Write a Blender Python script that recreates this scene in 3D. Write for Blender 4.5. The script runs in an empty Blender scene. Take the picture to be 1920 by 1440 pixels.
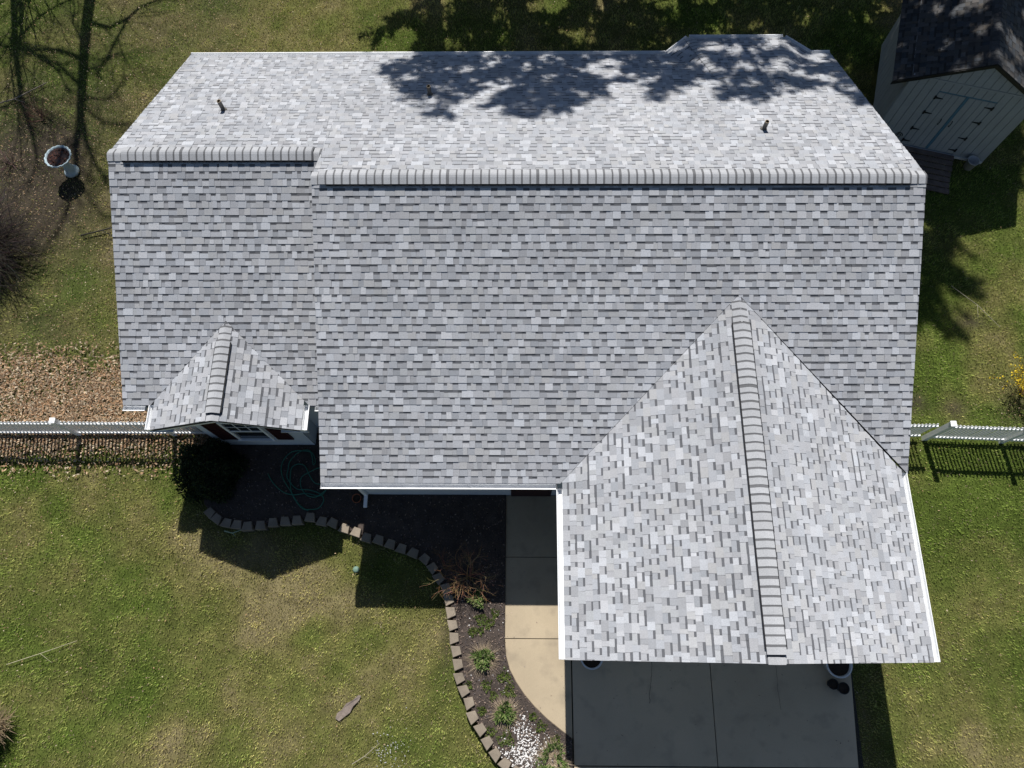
import bpy, math, random
import numpy as np
from mathutils import Vector, Matrix

# ------------------------------------------------------------------ camera, sky, sun, exposure
SC = bpy.context.scene
COL = SC.collection
random.seed(7)
RNG = np.random.default_rng(11)

CAM = Vector((1.6807, -8.2583, 17.0206))
pitch, yaw, roll = 0.3376, 0.0020, 0.0121
cd = bpy.data.cameras.new('camera'); cam = bpy.data.objects.new('camera', cd); COL.objects.link(cam)
cd.sensor_width = 36.0; cd.sensor_fit = 'HORIZONTAL'; cd.lens = 36.0 * 1363.04 / 1920.0
cd.clip_start = 0.1; cd.clip_end = 2000
cam.matrix_world = Matrix.Translation(CAM) @ Matrix.Rotation(yaw, 4, 'Z') @ Matrix.Rotation(pitch, 4, 'X') @ Matrix.Rotation(roll, 4, 'Y')
SC.camera = cam

SUN = Vector((-0.0737, 0.6116, 0.7878)).normalized()
w = bpy.data.worlds.new('World'); SC.world = w; w.use_nodes = True
nt = w.node_tree; nt.nodes.clear()
sky = nt.nodes.new('ShaderNodeTexSky'); sky.sky_type = 'NISHITA'; sky.sun_disc = False
sky.sun_elevation = math.asin(SUN.z); sky.sun_rotation = math.atan2(SUN.x, SUN.y)
sky.altitude = 50; sky.air_density = 1.0; sky.dust_density = 0.4; sky.ozone_density = 1.2
bg = nt.nodes.new('ShaderNodeBackground'); bg.inputs[1].default_value = 0.054
wo = nt.nodes.new('ShaderNodeOutputWorld'); nt.links.new(sky.outputs[0], bg.inputs[0]); nt.links.new(bg.outputs[0], wo.inputs[0])
sl = bpy.data.lights.new('sun', 'SUN'); sl.energy = 5.0; sl.angle = math.radians(0.53); sl.color = (1.0, 0.965, 0.91)
so = bpy.data.objects.new('sun', sl); COL.objects.link(so)
so.rotation_euler = SUN.to_track_quat('Z', 'Y').to_euler(); so.location = SUN * 60
SC.view_settings.view_transform = 'Standard'; SC.view_settings.look = 'None'
SC.view_settings.exposure = 0.36; SC.view_settings.gamma = 1.0; SC.view_settings.use_curve_mapping = False

# ------------------------------------------------------------------ helpers
def obj(name, mesh, parent=None, loc=None):
    o = bpy.data.objects.new(name, mesh); COL.objects.link(o)
    if parent is not None: o.parent = parent
    if loc is not None: o.location = loc
    return o
def tag(o, label=None, cat=None, group=None, kind=None):
    if label: o['label'] = label
    if cat: o['category'] = cat
    if group: o['group'] = group
    if kind: o['kind'] = kind
    return o
def empty(name, loc, label, cat, group=None, rz=0.0):
    o = obj(name, None); o.location = loc; o.rotation_euler = (0, 0, rz); o.empty_display_size = 0.2
    return tag(o, label, cat, group)

class MB:
    """collects faces (with a colour and a material slot each) and links them as one mesh object"""
    def __init__(s): s.v = []; s.f = []; s.c = []; s.m = []
    def face(s, pts, col=(1, 1, 1), m=0):
        b = len(s.v); s.v.extend([tuple(p) for p in pts]); s.f.append(tuple(range(b, b + len(pts)))); s.c.append(col); s.m.append(m)
    def mesh_part(s, verts, faces, col=(1, 1, 1), m=0):
        b = len(s.v); s.v.extend([tuple(p) for p in verts])
        for f in faces: s.f.append(tuple(b + i for i in f)); s.c.append(col); s.m.append(m)
    def box(s, a, b, col=(1, 1, 1), m=0, T=None):
        x0, y0, z0 = a; x1, y1, z1 = b
        P = [(x0, y0, z0), (x1, y0, z0), (x1, y1, z0), (x0, y1, z0), (x0, y0, z1), (x1, y0, z1), (x1, y1, z1), (x0, y1, z1)]
        if T is not None: P = [tuple(T @ Vector(p)) for p in P]
        s.mesh_part(P, [(3, 2, 1, 0), (4, 5, 6, 7), (0, 1, 5, 4), (1, 2, 6, 5), (2, 3, 7, 6), (3, 0, 4, 7)], col, m)
    def bbox(s, a, b, bev=0.004, col=(1, 1, 1), m=0, T=None):
        """box with its top edges chamfered"""
        x0, y0, z0 = a; x1, y1, z1 = b; e = bev
        P = [(x0, y0, z0), (x1, y0, z0), (x1, y1, z0), (x0, y1, z0),
             (x0, y0, z1 - e), (x1, y0, z1 - e), (x1, y1, z1 - e), (x0, y1, z1 - e),
             (x0 + e, y0 + e, z1), (x1 - e, y0 + e, z1), (x1 - e, y1 - e, z1), (x0 + e, y1 - e, z1)]
        if T is not None: P = [tuple(T @ Vector(p)) for p in P]
        s.mesh_part(P, [(3, 2, 1, 0), (0, 1, 5, 4), (1, 2, 6, 5), (2, 3, 7, 6), (3, 0, 4, 7),
                        (4, 5, 9, 8), (5, 6, 10, 9), (6, 7, 11, 10), (7, 4, 8, 11), (8, 9, 10, 11)], col, m)
    def tube(s, pts, radii, n=8, col=(1, 1, 1), m=0, cap=True):
        pts = [Vector(p) for p in pts]
        if not hasattr(radii, '__len__'): radii = [radii] * len(pts)
        rings = []
        up = Vector((0, 0, 1))
        for i, p in enumerate(pts):
            d = (pts[min(i + 1, len(pts) - 1)] - pts[max(i - 1, 0)])
            if d.length < 1e-9: d = Vector((0, 0, 1))
            d.normalize()
            a = d.cross(up if abs(d.z) < 0.95 else Vector((1, 0, 0))).normalized(); b = d.cross(a)
            rings.append([p + (a * math.cos(2 * math.pi * k / n) + b * math.sin(2 * math.pi * k / n)) * radii[i] for k in range(n)])
        V = [q for r in rings for q in r]; F = []
        for i in range(len(rings) - 1):
            for k in range(n):
                k2 = (k + 1) % n; F.append((i * n + k, i * n + k2, (i + 1) * n + k2, (i + 1) * n + k))
        if cap: F.append(tuple(range(n))[::-1]); F.append(tuple(range((len(rings) - 1) * n, len(rings) * n)))
        s.mesh_part(V, F, col, m)
    def lathe(s, prof, n=24, c=(0, 0, 0), col=(1, 1, 1), m=0, wob=None):
        V = []; F = []
        for r, z in prof:
            for k in range(n):
                a = 2 * math.pi * k / n; rr = r * (wob(a, z) if wob else 1)
                V.append((c[0] + rr * math.cos(a), c[1] + rr * math.sin(a), c[2] + z))
        for i in range(len(prof) - 1):
            for k in range(n):
                k2 = (k + 1) % n; F.append((i * n + k, i * n + k2, (i + 1) * n + k2, (i + 1) * n + k))
        s.mesh_part(V, F, col, m)
    def build(s, name, mats, parent=None, smooth=False, org=None):
        me = bpy.data.meshes.new(name)
        V = s.v
        if org is not None: V = [(x - org[0], y - org[1], z - org[2]) for x, y, z in V]
        me.from_pydata(V, [], s.f)
        if not isinstance(mats, (list, tuple)): mats = [mats]
        for mt in mats: me.materials.append(mt)
        me.polygons.foreach_set('material_index', s.m)
        ca = me.color_attributes.new('Col', 'FLOAT_COLOR', 'CORNER')
        cols = np.empty((len(me.loops), 4), np.float32); k = 0
        for f, c in zip(s.f, s.c):
            cols[k:k + len(f), :3] = c; cols[k:k + len(f), 3] = 1; k += len(f)
        ca.data.foreach_set('color', cols.ravel())
        if smooth: me.polygons.foreach_set('use_smooth', [True] * len(s.f))
        me.update()
        return obj(name, me, parent, org)

def mass(name, V, nv, C, mat, parent=None):
    """V: (n, nv, 3) one polygon per item, C: (n, 3) colours"""
    n = V.shape[0]; me = bpy.data.meshes.new(name)
    me.vertices.add(n * nv); me.vertices.foreach_set('co', V.astype(np.float32).ravel())
    me.loops.add(n * nv); me.loops.foreach_set('vertex_index', np.arange(n * nv, dtype=np.int32))
    me.polygons.add(n); me.polygons.foreach_set('loop_start', np.arange(0, n * nv, nv, dtype=np.int32))
    me.polygons.foreach_set('loop_total', np.full(n, nv, np.int32))
    me.materials.append(mat); me.update(calc_edges=True)
    ca = me.color_attributes.new('Col', 'FLOAT_COLOR', 'POINT')
    cc = np.ones((n, nv, 4), np.float32); cc[:, :, :3] = C[:, None, :]
    ca.data.foreach_set('color', cc.ravel())
    return obj(name, me, parent)

def material(name, base=None, rough=0.8, var=0.0, scale=8.0, scale2=60.0, var2=0.0, bump=0.0, bscale=80.0, spec=0.3, metal=0.0, tint=None, drough=0.0, trans=0.0, stain=None):
    """base None: colour comes from the mesh's colour attribute"""
    m = bpy.data.materials.new(name); m.use_nodes = True; t = m.node_tree; N = t.nodes; L = t.links; N.clear()
    out = N.new('ShaderNodeOutputMaterial'); p = N.new('ShaderNodeBsdfPrincipled'); L.new(p.outputs[0], out.inputs[0])
    p.inputs['Roughness'].default_value = rough; p.inputs['Metallic'].default_value = metal
    p.inputs['Specular IOR Level'].default_value = spec; p.inputs['Diffuse Roughness'].default_value = drough
    tc = N.new('ShaderNodeTexCoord'); geo = N.new('ShaderNodeNewGeometry')
    if base is None:
        a = N.new('ShaderNodeAttribute'); a.attribute_name = 'Col'; cur = a.outputs['Color']
    else:
        r = N.new('ShaderNodeRGB'); r.outputs[0].default_value = (*base, 1); cur = r.outputs[0]
    def mul(cur, fac_lo, fac_hi, sc, detail=4.0):
        n = N.new('ShaderNodeTexNoise'); n.inputs['Scale'].default_value = sc; n.inputs['Detail'].default_value = detail
        L.new(geo.outputs['Position'], n.inputs['Vector'])
        mr = N.new('ShaderNodeMapRange'); mr.inputs[1].default_value = 0.25; mr.inputs[2].default_value = 0.75
        mr.inputs[3].default_value = fac_lo; mr.inputs[4].default_value = fac_hi; L.new(n.outputs[0], mr.inputs[0])
        mx = N.new('ShaderNodeMix'); mx.data_type = 'RGBA'; mx.blend_type = 'MULTIPLY'; mx.inputs[0].default_value = 1
        L.new(cur, mx.inputs[6]); L.new(mr.outputs[0], mx.inputs[7]); return mx.outputs[2]
    if var: cur = mul(cur, 1 - var, 1 + var, scale)
    if var2: cur = mul(cur, 1 - var2, 1 + var2, scale2, 2.0)
    if stain:
        scol, ssc, lo, hi = stain
        n = N.new('ShaderNodeTexNoise'); n.inputs['Scale'].default_value = ssc; n.inputs['Detail'].default_value = 5
        L.new(geo.outputs['Position'], n.inputs['Vector'])
        mr = N.new('ShaderNodeMapRange'); mr.inputs[1].default_value = lo; mr.inputs[2].default_value = hi; L.new(n.outputs[0], mr.inputs[0])
        mx = N.new('ShaderNodeMix'); mx.data_type = 'RGBA'; L.new(mr.outputs[0], mx.inputs[0]); L.new(cur, mx.inputs[6]); mx.inputs[7].default_value = (*scol, 1); cur = mx.outputs[2]
    L.new(cur, p.inputs['Base Color'])
    if bump:
        n = N.new('ShaderNodeTexNoise'); n.inputs['Scale'].default_value = bscale; n.inputs['Detail'].default_value = 3
        L.new(geo.outputs['Position'], n.inputs['Vector'])
        b = N.new('ShaderNodeBump'); b.inputs['Strength'].default_value = bump; b.inputs['Distance'].default_value = 0.01
        L.new(n.outputs[0], b.inputs['Height']); L.new(b.outputs[0], p.inputs['Normal'])
    if trans:
        tr = N.new('ShaderNodeBsdfTranslucent'); L.new(cur, tr.inputs[0]); ms = N.new('ShaderNodeMixShader'); ms.inputs[0].default_value = trans
        L.new(p.outputs[0], ms.inputs[1]); L.new(tr.outputs[0], ms.inputs[2]); L.new(ms.outputs[0], out.inputs[0])
    return m

def vnoise(x, y, sc, seed):
    """smooth value noise in 0..1"""
    r = np.random.default_rng(seed); G = r.random((256, 256))
    X = np.asarray(x) / sc + 1000.3; Y = np.asarray(y) / sc + 1000.7
    i = np.floor(X).astype(int); j = np.floor(Y).astype(int); fx = X - i; fy = Y - j
    fx = fx * fx * (3 - 2 * fx); fy = fy * fy * (3 - 2 * fy)
    g = lambda a, b: G[a % 256, b % 256]
    return (g(i, j) * (1 - fx) + g(i + 1, j) * fx) * (1 - fy) + (g(i, j + 1) * (1 - fx) + g(i + 1, j + 1) * fx) * fy
def fbm(x, y, sc, seed, oct=3):
    t = 0; a = 1; s = 0
    for k in range(oct): t = t + a * vnoise(x, y, sc / 2 ** k, seed + k); s += a; a *= 0.5
    return t / s
def gauss(x, y, cx, cy, sx, sy): return np.exp(-((x - cx) / sx) ** 2 - ((y - cy) / sy) ** 2)
def inpoly(x, y, poly):
    x = np.asarray(x); y = np.asarray(y); r = np.zeros(x.shape, bool); n = len(poly)
    for i in range(n):
        x0, y0 = poly[i]; x1, y1 = poly[(i + 1) % n]
        c = ((y0 > y) != (y1 > y)) & (x < (x1 - x0) * (y - y0) / ((y1 - y0) if y1 != y0 else 1e-9) + x0); r ^= c
    return r

# ------------------------------------------------------------------ materials
M = {}
M['lawn'] = material('lawn_soil', None, 0.95, 0.25, 3.0, 45.0, 0.35, 0.6, 60, spec=0.1)
M['blade'] = material('grass_blade', None, 0.7, spec=0.25, trans=0.25)
M['leaf'] = material('dry_leaf', None, 0.75, 0.15, 60, spec=0.25, trans=0.12)
M['shingle'] = material('roof_shingle', None, 0.9, 0.075, 0.8, 75.0, 0.17, 0.35, 160, spec=0.25, drough=0.6)
M['shedshingle'] = material('dark_shingle', None, 0.9, 0.2, 2.0, 75.0, 0.2, 0.35, 160, spec=0.2)
M['deck'] = material('roof_underlay', (0.06, 0.06, 0.065), 0.95)
M['vent'] = material('black_vent', (0.012, 0.012, 0.014), 0.7, 0.2, 30)
M['white'] = material('white_aluminium', (0.78, 0.79, 0.8), 0.4, 0.05, 3, 40, 0.03, spec=0.4)
M['vinyl'] = material('white_vinyl', (0.82, 0.83, 0.84), 0.35, 0.06, 4, 50, 0.03, spec=0.45)
M['siding'] = material('pale_siding', (0.52, 0.56, 0.60), 0.6, 0.05, 2.5, 40, 0.03)
M['soffit'] = material('soffit_white', (0.7, 0.71, 0.72), 0.6, 0.05, 3)
M['maroon'] = material('maroon_shutter', (0.03, 0.008, 0.010), 0.5, 0.12, 20)
M['glass'] = material('window_glass', (0.02, 0.025, 0.03), 0.06, spec=0.6)
M['concrete'] = material('concrete', (0.375, 0.308, 0.215), 0.85, 0.12, 1.3, 90, 0.07, 0.15, 200, stain=((0.26, 0.215, 0.155), 2.6, 0.52, 0.78))
M['drive'] = material('driveway_concrete', (0.47, 0.385, 0.275), 0.85, 0.10, 0.7, 90, 0.07, 0.15, 200, stain=((0.33, 0.275, 0.205), 3.0, 0.55, 0.85))
M['crack'] = material('joint_filler', (0.03, 0.028, 0.025), 0.9)
M['mulch'] = material('mulch', (0.055, 0.043, 0.037), 0.95, 0.3, 4, 60, 0.4, 0.9, 50)
M['chip'] = material('mulch_chip', None, 0.9, 0.1, 50)
M['stone'] = material('edging_stone', (0.215, 0.18, 0.14), 0.9, 0.28, 2.7, 90, 0.2, 0.4, 120)
M['pebble'] = material('white_pebble', None, 0.7)
M['hose'] = material('green_hose', (0.035, 0.17, 0.12), 0.4)
M['terra'] = material('terracotta', (0.30, 0.10, 0.05), 0.8, 0.15, 20)
M['pot'] = material('planter_white', (0.55, 0.57, 0.6), 0.5, 0.08, 10)
M['blackpot'] = material('black_plastic', (0.015, 0.015, 0.017), 0.5)
M['soil'] = material('potting_soil', (0.035, 0.025, 0.018), 0.95, 0.4, 40, bump=0.8, bscale=60)
M['bath'] = material('pale_blue_concrete', (0.36, 0.45, 0.49), 0.75, 0.12, 12, 80, 0.12, 0.25, 90)
M['bathwater'] = material('leafy_water', (0.022, 0.011, 0.009), 0.3, 0.5, 25, 8, 0.4)
M['bark'] = material('bark', (0.10, 0.078, 0.058), 0.95, 0.25, 12, 60, 0.3, 0.6, 40)
M['twig'] = material('twig', None, 0.85, 0.2, 25)
M['foliage'] = material('foliage', None, 0.75, spec=0.2, trans=0.15)
M['plank'] = material('weathered_plank', (0.13, 0.10, 0.085), 0.9, 0.3, 5, 60, 0.25, 0.4, 60)
M['shedwall'] = material('shed_siding', (0.28, 0.30, 0.32), 0.75, 0.07, 3, 50, 0.07, 0.1, 90)
M['shedtrim'] = material('shed_blue_trim', (0.07, 0.16, 0.24), 0.6, 0.12, 20)
M['shedwhite'] = material('shed_white_trim', (0.55, 0.56, 0.56), 0.6, 0.08, 10)
M['iron'] = material('black_iron', (0.012, 0.012, 0.013), 0.5)
M['pipe'] = material('vent_pipe_grey', (0.13, 0.12, 0.105), 0.6, 0.15, 20)
M['pipein'] = material('pipe_rim_tan', (0.3, 0.24, 0.165), 0.7)
M['bucket'] = material('grey_bucket', (0.42, 0.42, 0.42), 0.5, 0.15, 15)
M['slate'] = material('pinkish_stone', (0.19, 0.155, 0.135), 0.9, 0.25, 9, 70, 0.15, 0.4, 70)
M['valve'] = material('pale_green_plastic', (0.13, 0.21, 0.165), 0.6)

# ------------------------------------------------------------------ house dimensions
F_, TP, HE, YL = 5.399, 0.4848, 2.731, 0.839
XL, XR, XLL = -2.309, 9.28, -6.582
XG, WG, LG, TG = 5.846, 3.441, 3.212, 0.4788
XS, WS, LS, TS = -4.358, 1.642, 0.547, 0.4612
ZR = HE + F_ * TP; ZL = ZR - YL * TP; FL = F_ - 2 * YL
ZG = HE + WG * TG; YG = -F_ + (ZG - HE) / TP
ZS = HE + WS * TS; YS = -FL + (ZS - HE) / TP; YF = -FL - LS
YGF = -F_ - LG

HOUSE_FOOT = [(XLL + .3, 5.1), (XLL + .3, -3.42), (-5.5, -3.42), (-5.5, -3.87), (-3.27, -3.87), (-3.27, -3.42), (-2.0, -3.42), (-2.0, -5.06),
              (2.71, -5.06), (2.71, -8.3), (8.99, -8.3), (8.99, 5.1)]
STONES = [(-5.56, -5.52), (-5.38, -5.66), (-5.13, -5.75), (-4.89, -5.81), (-4.64, -5.82), (-4.34, -5.8), (-4.06, -5.75), (-3.78, -5.72), (-3.51, -5.67), (-3.21, -5.62),
          (-2.92, -5.69), (-2.67, -5.76), (-2.39, -5.88), (-2.11, -5.97), (-1.86, -6.06), (-1.58, -6.13), (-1.3, -6.21), (-1.04, -6.3), (-0.76, -6.41), (-0.51, -6.56),
          (-0.31, -6.74), (-0.15, -6.96), (0.0, -7.2), (0.09, -7.43), (0.14, -7.7), (0.19, -7.97), (0.23, -8.24), (0.27, -8.51), (0.31, -8.78), (0.37, -9.05),
          (0.47, -9.3), (0.57, -9.55), (0.68, -9.81), (0.83, -10.06), (0.99, -10.3), (1.17, -10.52), (1.37, -10.7), (1.6, -10.86), (1.85, -10.98), (2.12, -11.06), (2.4, -11.1)]
PATH_EDGE = [(1.33, -5.06), (1.33, -8.28), (1.36, -8.6), (1.44, -8.88), (1.58, -9.13), (1.76, -9.38), (1.98, -9.62), (2.25, -9.86), (2.55, -10.08), (2.78, -10.24)]
BED = [(-5.75, -3.87), (-5.85, -4.6), (-5.75, -5.3)] + STONES + [(2.77, -11.1), (2.77, -10.24)] + PATH_EDGE[::-1] + [(-2.0, -5.06), (-2.0, -3.42)]

# ------------------------------------------------------------------ the ground
def axis(lo, hi, step, far):
    c = np.arange(lo, hi + 1e-6, step)
    return np.concatenate([[-far, -far * .5, -far * .25, lo - 12, lo - 4], c, [hi + 4, hi + 12, far * .25, far * .5, far]])
def dry_field(x, y):
    d = 0.33 + 1.35 * (fbm(x, y, 2.4, 3) - 0.5) + 1.1 * (fbm(x, y, 0.7, 21) - .5)
    d += 0.30 * gauss(x, y, -2.2, -7.6, 2.6, 1.6) + 0.22 * gauss(x, y, -4, -8, 2.2, 2.0) + 0.25 * gauss(x, y, -0.9, -9.3, 1.1, 1.8)
    d += 0.35 * gauss(x, y, -5.0, 8.5, 4.0, 2.0) + 0.15 * gauss(x, y, 11.5, -2.7, 1.0, 0.9) + 0.5 * gauss(x, y, 12.2, -2.9, 0.35, 0.35)
    d += 0.1 * gauss(x, y, 11, -10, 2, 1.5) - 0.25 * gauss(x, y, 12.5, -5.6, 2.0, 1.3) - 0.15 * gauss(x, y, -8, -8, 2.0, 3.0)
    d += 0.30 * gauss(x, y, -9.2, 2.5, 2.0, 3.2)
    d -= 0.32 * gauss(x, y, 12.8, -.6, 2.4, 2.4)
    return np.clip(d, 0, 1)
def dirt_field(x, y):
    d = 1.15 * gauss(x, y, -12.0, 3.5, 1.7, 2.6) + 0.6 * gauss(x, y, -8.5, -3.1, 4.0, 0.8) + 0.55 * gauss(x, y, 13.9, -3.0, .8, .8)
    d = d * (0.45 + 0.9 * fbm(x, y, 0.8, 31)) + 1.3 * np.clip(fbm(x, y, 0.55, 77) - 0.72, 0, 1)
    d += 0.6 * gauss(x, y, 0.05, -8.2, .18, 1.0) + (0.42 * fbm(x, y, 1.4, 17) + .12) * np.clip((-5.8 - x) / 1.5, 0, 1) * np.clip((y + 3) / 2, 0, 1)
    d += 0.8 * (gauss(x, y, 11.3, -2.75, .3, .25) + gauss(x, y, 12.25, -2.9, .32, .25) + gauss(x, y, 13.1, -.6, .4, .2))
    return np.clip(d, 0, 1)
GREEN = np.array([0.105, 0.148, 0.027]); YEL = np.array([0.262, 0.228, 0.088]); STRAW = np.array([0.36, 0.30, 0.185]); DIRT = np.array([0.085, 0.070, 0.05])
def ground_colour(x, y):
    d = dry_field(x, y)[..., None]; k = dirt_field(x, y)[..., None]; g = fbm(x, y, 1.3, 55)[..., None]
    c = GREEN * (0.75 + 0.6 * g) * (1 - d) + YEL * d
    c = c * (1 - np.clip(d - .62, 0, 1) * 1.2) + STRAW * np.clip(d - .62, 0, 1) * 1.2
    return c * (1 - k) + DIRT * k
xs = axis(-17, 19.5, 0.12, 400.0); ys = axis(-13.2, 12.6, 0.12, 400.0)
GX, GY = np.meshgrid(xs, ys); nx, ny = len(xs), len(ys)
GZ = (fbm(GX, GY, 0.9, 91, 2) - 0.5) * 0.03
inn = (GX > -17) & (GX < 19.5) & (GY > -13.2) & (GY < 12.6)
GZ = np.where(inn, GZ, 0) - 0.03
me = bpy.data.meshes.new('lawn')
V = np.stack([GX, GY, GZ], -1).reshape(-1, 3)
ii = (np.arange(ny - 1)[:, None] * nx + np.arange(nx - 1)[None]).ravel()
Q = np.stack([ii, ii + 1, ii + nx + 1, ii + nx], -1).astype(np.int32)
me.vertices.add(len(V)); me.vertices.foreach_set('co', V.astype(np.float32).ravel())
me.loops.add(Q.size); me.loops.foreach_set('vertex_index', Q.ravel())
me.polygons.add(len(Q)); me.polygons.foreach_set('loop_start', np.arange(0, Q.size, 4, dtype=np.int32)); me.polygons.foreach_set('loop_total', np.full(len(Q), 4, np.int32))
me.polygons.foreach_set('use_smooth', np.ones(len(Q), bool))
me.materials.append(M['lawn']); me.update(calc_edges=True)
ca = me.color_attributes.new('Col', 'FLOAT_COLOR', 'POINT'); cc = np.ones((len(V), 4), np.float32)
cc[:, :3] = ground_colour(V[:, 0], V[:, 1]) * 0.5; ca.data.foreach_set('color', cc.ravel())
lawn = tag(obj('lawn', me), 'mown spring lawn with straw patches round the house', kind='structure')

def blocked(x, y):
    b = inpoly(x, y, HOUSE_FOOT) | inpoly(x, y, BED)
    b |= inpoly(x, y, PATH_EDGE + [(2.8, -5.0)])
    b |= (x > 2.6) & (x < 8.76) & (y < -8.2)
    b |= inpoly(x, y, [(11.25, 5.0), (14.3, 4.17), (15.3, 7.6), (12.2, 8.4)])
    return b
NB = 820000
bx = RNG.uniform(-15.2, 17.8, NB); by = RNG.uniform(-12.2, 11.4, NB)
dirt = dirt_field(bx, by); keep = ~blocked(bx, by) & (RNG.random(NB) > dirt * 0.85)
bx = bx[keep]; by = by[keep]; n = len(bx)
dr = np.clip(dry_field(bx, by) + RNG.normal(0, 0.2, n), 0, 1); tuft = fbm(bx, by, 0.35, 61, 2); tuft2 = vnoise(bx, by, 0.16, 67)
ang = RNG.uniform(0, 2 * np.pi, n); ln = (0.022 + 0.036 * tuft) * RNG.uniform(0.7, 1.4, n) * (1 + 0.5 * (tuft2 - .5)); wd = RNG.uniform(0.004, 0.011, n)
lean = RNG.uniform(0.25, 1.2, n)
dxy = np.stack([np.cos(ang), np.sin(ang)], -1); side = np.stack([-np.sin(ang), np.cos(ang)], -1)
BV = np.zeros((n, 3, 3))
BV[:, 0, :2] = np.stack([bx, by], -1) - side * wd[:, None]; BV[:, 1, :2] = np.stack([bx, by], -1) + side * wd[:, None]
BV[:, :2, 2] = -0.02
BV[:, 2, :2] = np.stack([bx, by], -1) + dxy * (ln * np.sin(lean))[:, None]; BV[:, 2, 2] = ln * np.cos(lean) + 0.004
g = (0.62 + 0.75 * tuft + 0.5 * (tuft2 - .5))[:, None] * RNG.uniform(0.68, 1.3, n)[:, None]
bc = (GREEN * (1 - dr[:, None]) + YEL * dr[:, None]) * g * 1.85
st = RNG.random(n) < 0.06 + 0.5 * np.clip(dr - .4, 0, 1); bc[st] = STRAW * RNG.uniform(0.55, 1.1, (st.sum(), 1))
tag(mass('grass', BV, 3, bc, M['blade']), 'short spring grass blades covering the lawn', 'grass', kind='stuff')

# fallen leaves: curled little quads, thick along the fence on the left
def leaves(name, x, y, z, size, cols, label):
    n = len(x); a = RNG.uniform(0, 2 * np.pi, n); t = RNG.normal(0, 0.45, (n, 2)); L = size * RNG.uniform(0.6, 1.4, n); W = L * RNG.uniform(0.3, 0.55, n)
    d = np.stack([np.cos(a), np.sin(a)], -1); s = np.stack([-np.sin(a), np.cos(a)], -1); c = np.stack([x, y], -1)
    P = np.zeros((n, 4, 3))
    P[:, 0, :2] = c - d * L[:, None] / 2; P[:, 2, :2] = c + d * L[:, None] / 2; P[:, 1, :2] = c + s * W[:, None] / 2; P[:, 3, :2] = c - s * W[:, None] / 2
    P[:, 0, 2] = z - t[:, 0] * L / 2; P[:, 2, 2] = z + t[:, 0] * L / 2; P[:, 1, 2] = z + t[:, 1] * W / 2 - .004; P[:, 3, 2] = z - t[:, 1] * W / 2 - .004
    return tag(mass(name, P, 4, cols, M['leaf']), label, 'leaves', kind='stuff')
LC = np.array([[0.44, 0.275, 0.155], [0.36, 0.21, 0.115], [0.52, 0.37, 0.235], [0.22, 0.145, 0.09], [0.56, 0.46, 0.33], [0.28, 0.20, 0.13]])
NL = 190000
lx = np.concatenate([RNG.uniform(-15.2, 17.8, NL), RNG.uniform(-15.2, -5.4, 60000)]); ly = np.concatenate([RNG.uniform(-12.2, 11.4, NL), RNG.uniform(-5.6, -1.0, 60000)]); NL = len(lx)
dens = 1.0 * np.clip(gauss(lx, ly, -9.0, -3.25, 5.5, 1.05) * 1.6 * (0.45 + fbm(lx, ly, 0.7, 8)), 0, 1) * (lx < -5.4)
dens += 0.13 * (lx < -6.4) * (ly > -2.5) * (0.2 + 1.6 * fbm(lx, ly, 0.8, 9) ** 2) + 0.55 * gauss(lx, ly, -12.5, 3.5, 2.2, 3.0)
dens += 0.25 * gauss(lx, ly, -8.6, 7.0, 4, 3) + 0.10 * (ly > 5.5) * (lx < 5) + 0.03 + 0.11 * (lx < -6) * (ly < -4.5) * fbm(lx, ly, 1.0, 10)
dens += 0.35 * gauss(lx, ly, 13.8, -3.0, 0.8, 0.6) + 0.3 * gauss(lx, ly, 0.02, -8.2, 0.16, 1.2) + 0.25 * gauss(lx, ly, -10.0, 0, 1.5, 4)
ext = np.arange(NL) >= NL - 60000
dens = np.where(ext, np.clip(1.5 * np.exp(-((ly + 2.95) / 1.25) ** 4) * (fbm(lx, ly, 0.9, 14) * 1.5 - 0.15) * (1 - 0.75 * np.clip(-3.7 - ly, 0, 1)), 0, 1), dens)
kp = (RNG.random(NL) < dens) & ~blocked(lx, ly); lx = lx[kp]; ly = ly[kp]
pk = LC[RNG.integers(0, len(LC), len(lx))] * RNG.uniform(0.5, 1.05, (len(lx), 1))
leaves('fallen_leaves', lx, ly, 0.04 + RNG.uniform(0, 0.03, len(lx)), np.where((ly < -1.2) & (ly > -4.7) & (lx < -5), .07, .036), pk, 'dry brown fallen leaves, thickest along the fence on the left')

# ------------------------------------------------------------------ path, driveway, planting bed
def sheet(name, poly, z0, z1, mat, parent=None, bev=0.012):
    b = MB(); n = len(poly); A = sum(poly[i][0] * poly[(i + 1) % n][1] - poly[(i + 1) % n][0] * poly[i][1] for i in range(n))
    P = poly if A > 0 else poly[::-1]
    ins = []
    for i in range(n):
        p = Vector(P[i]); a = (p - Vector(P[i - 1])).normalized(); c = (Vector(P[(i + 1) % n]) - p).normalized()
        m = Vector((-(a.y + c.y), a.x + c.x)); m = m.normalized() * bev if m.length > 1e-6 else Vector((0, 0)); ins.append(p + m)
    b.face([(p.x, p.y, z1) for p in ins])
    for i in range(n):
        j = (i + 1) % n
        b.face([(P[i][0], P[i][1], z1 - bev * .7), (P[j][0], P[j][1], z1 - bev * .7), (ins[j].x, ins[j].y, z1), (ins[i].x, ins[i].y, z1)])
        b.face([(P[i][0], P[i][1], z0), (P[j][0], P[j][1], z0), (P[j][0], P[j][1], z1 - bev * .7), (P[i][0], P[i][1], z1 - bev * .7)])
    return b.build(name, mat, parent)
path = tag(sheet('garden_path', PATH_EDGE + [(2.775, -5.06)], -0.2, 0.03, M['crack']), 'curved concrete walk between the bed and the garage', kind='structure')
cuts = [-5.07, -6.49, -8.25]; g_ = 0.006
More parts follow.
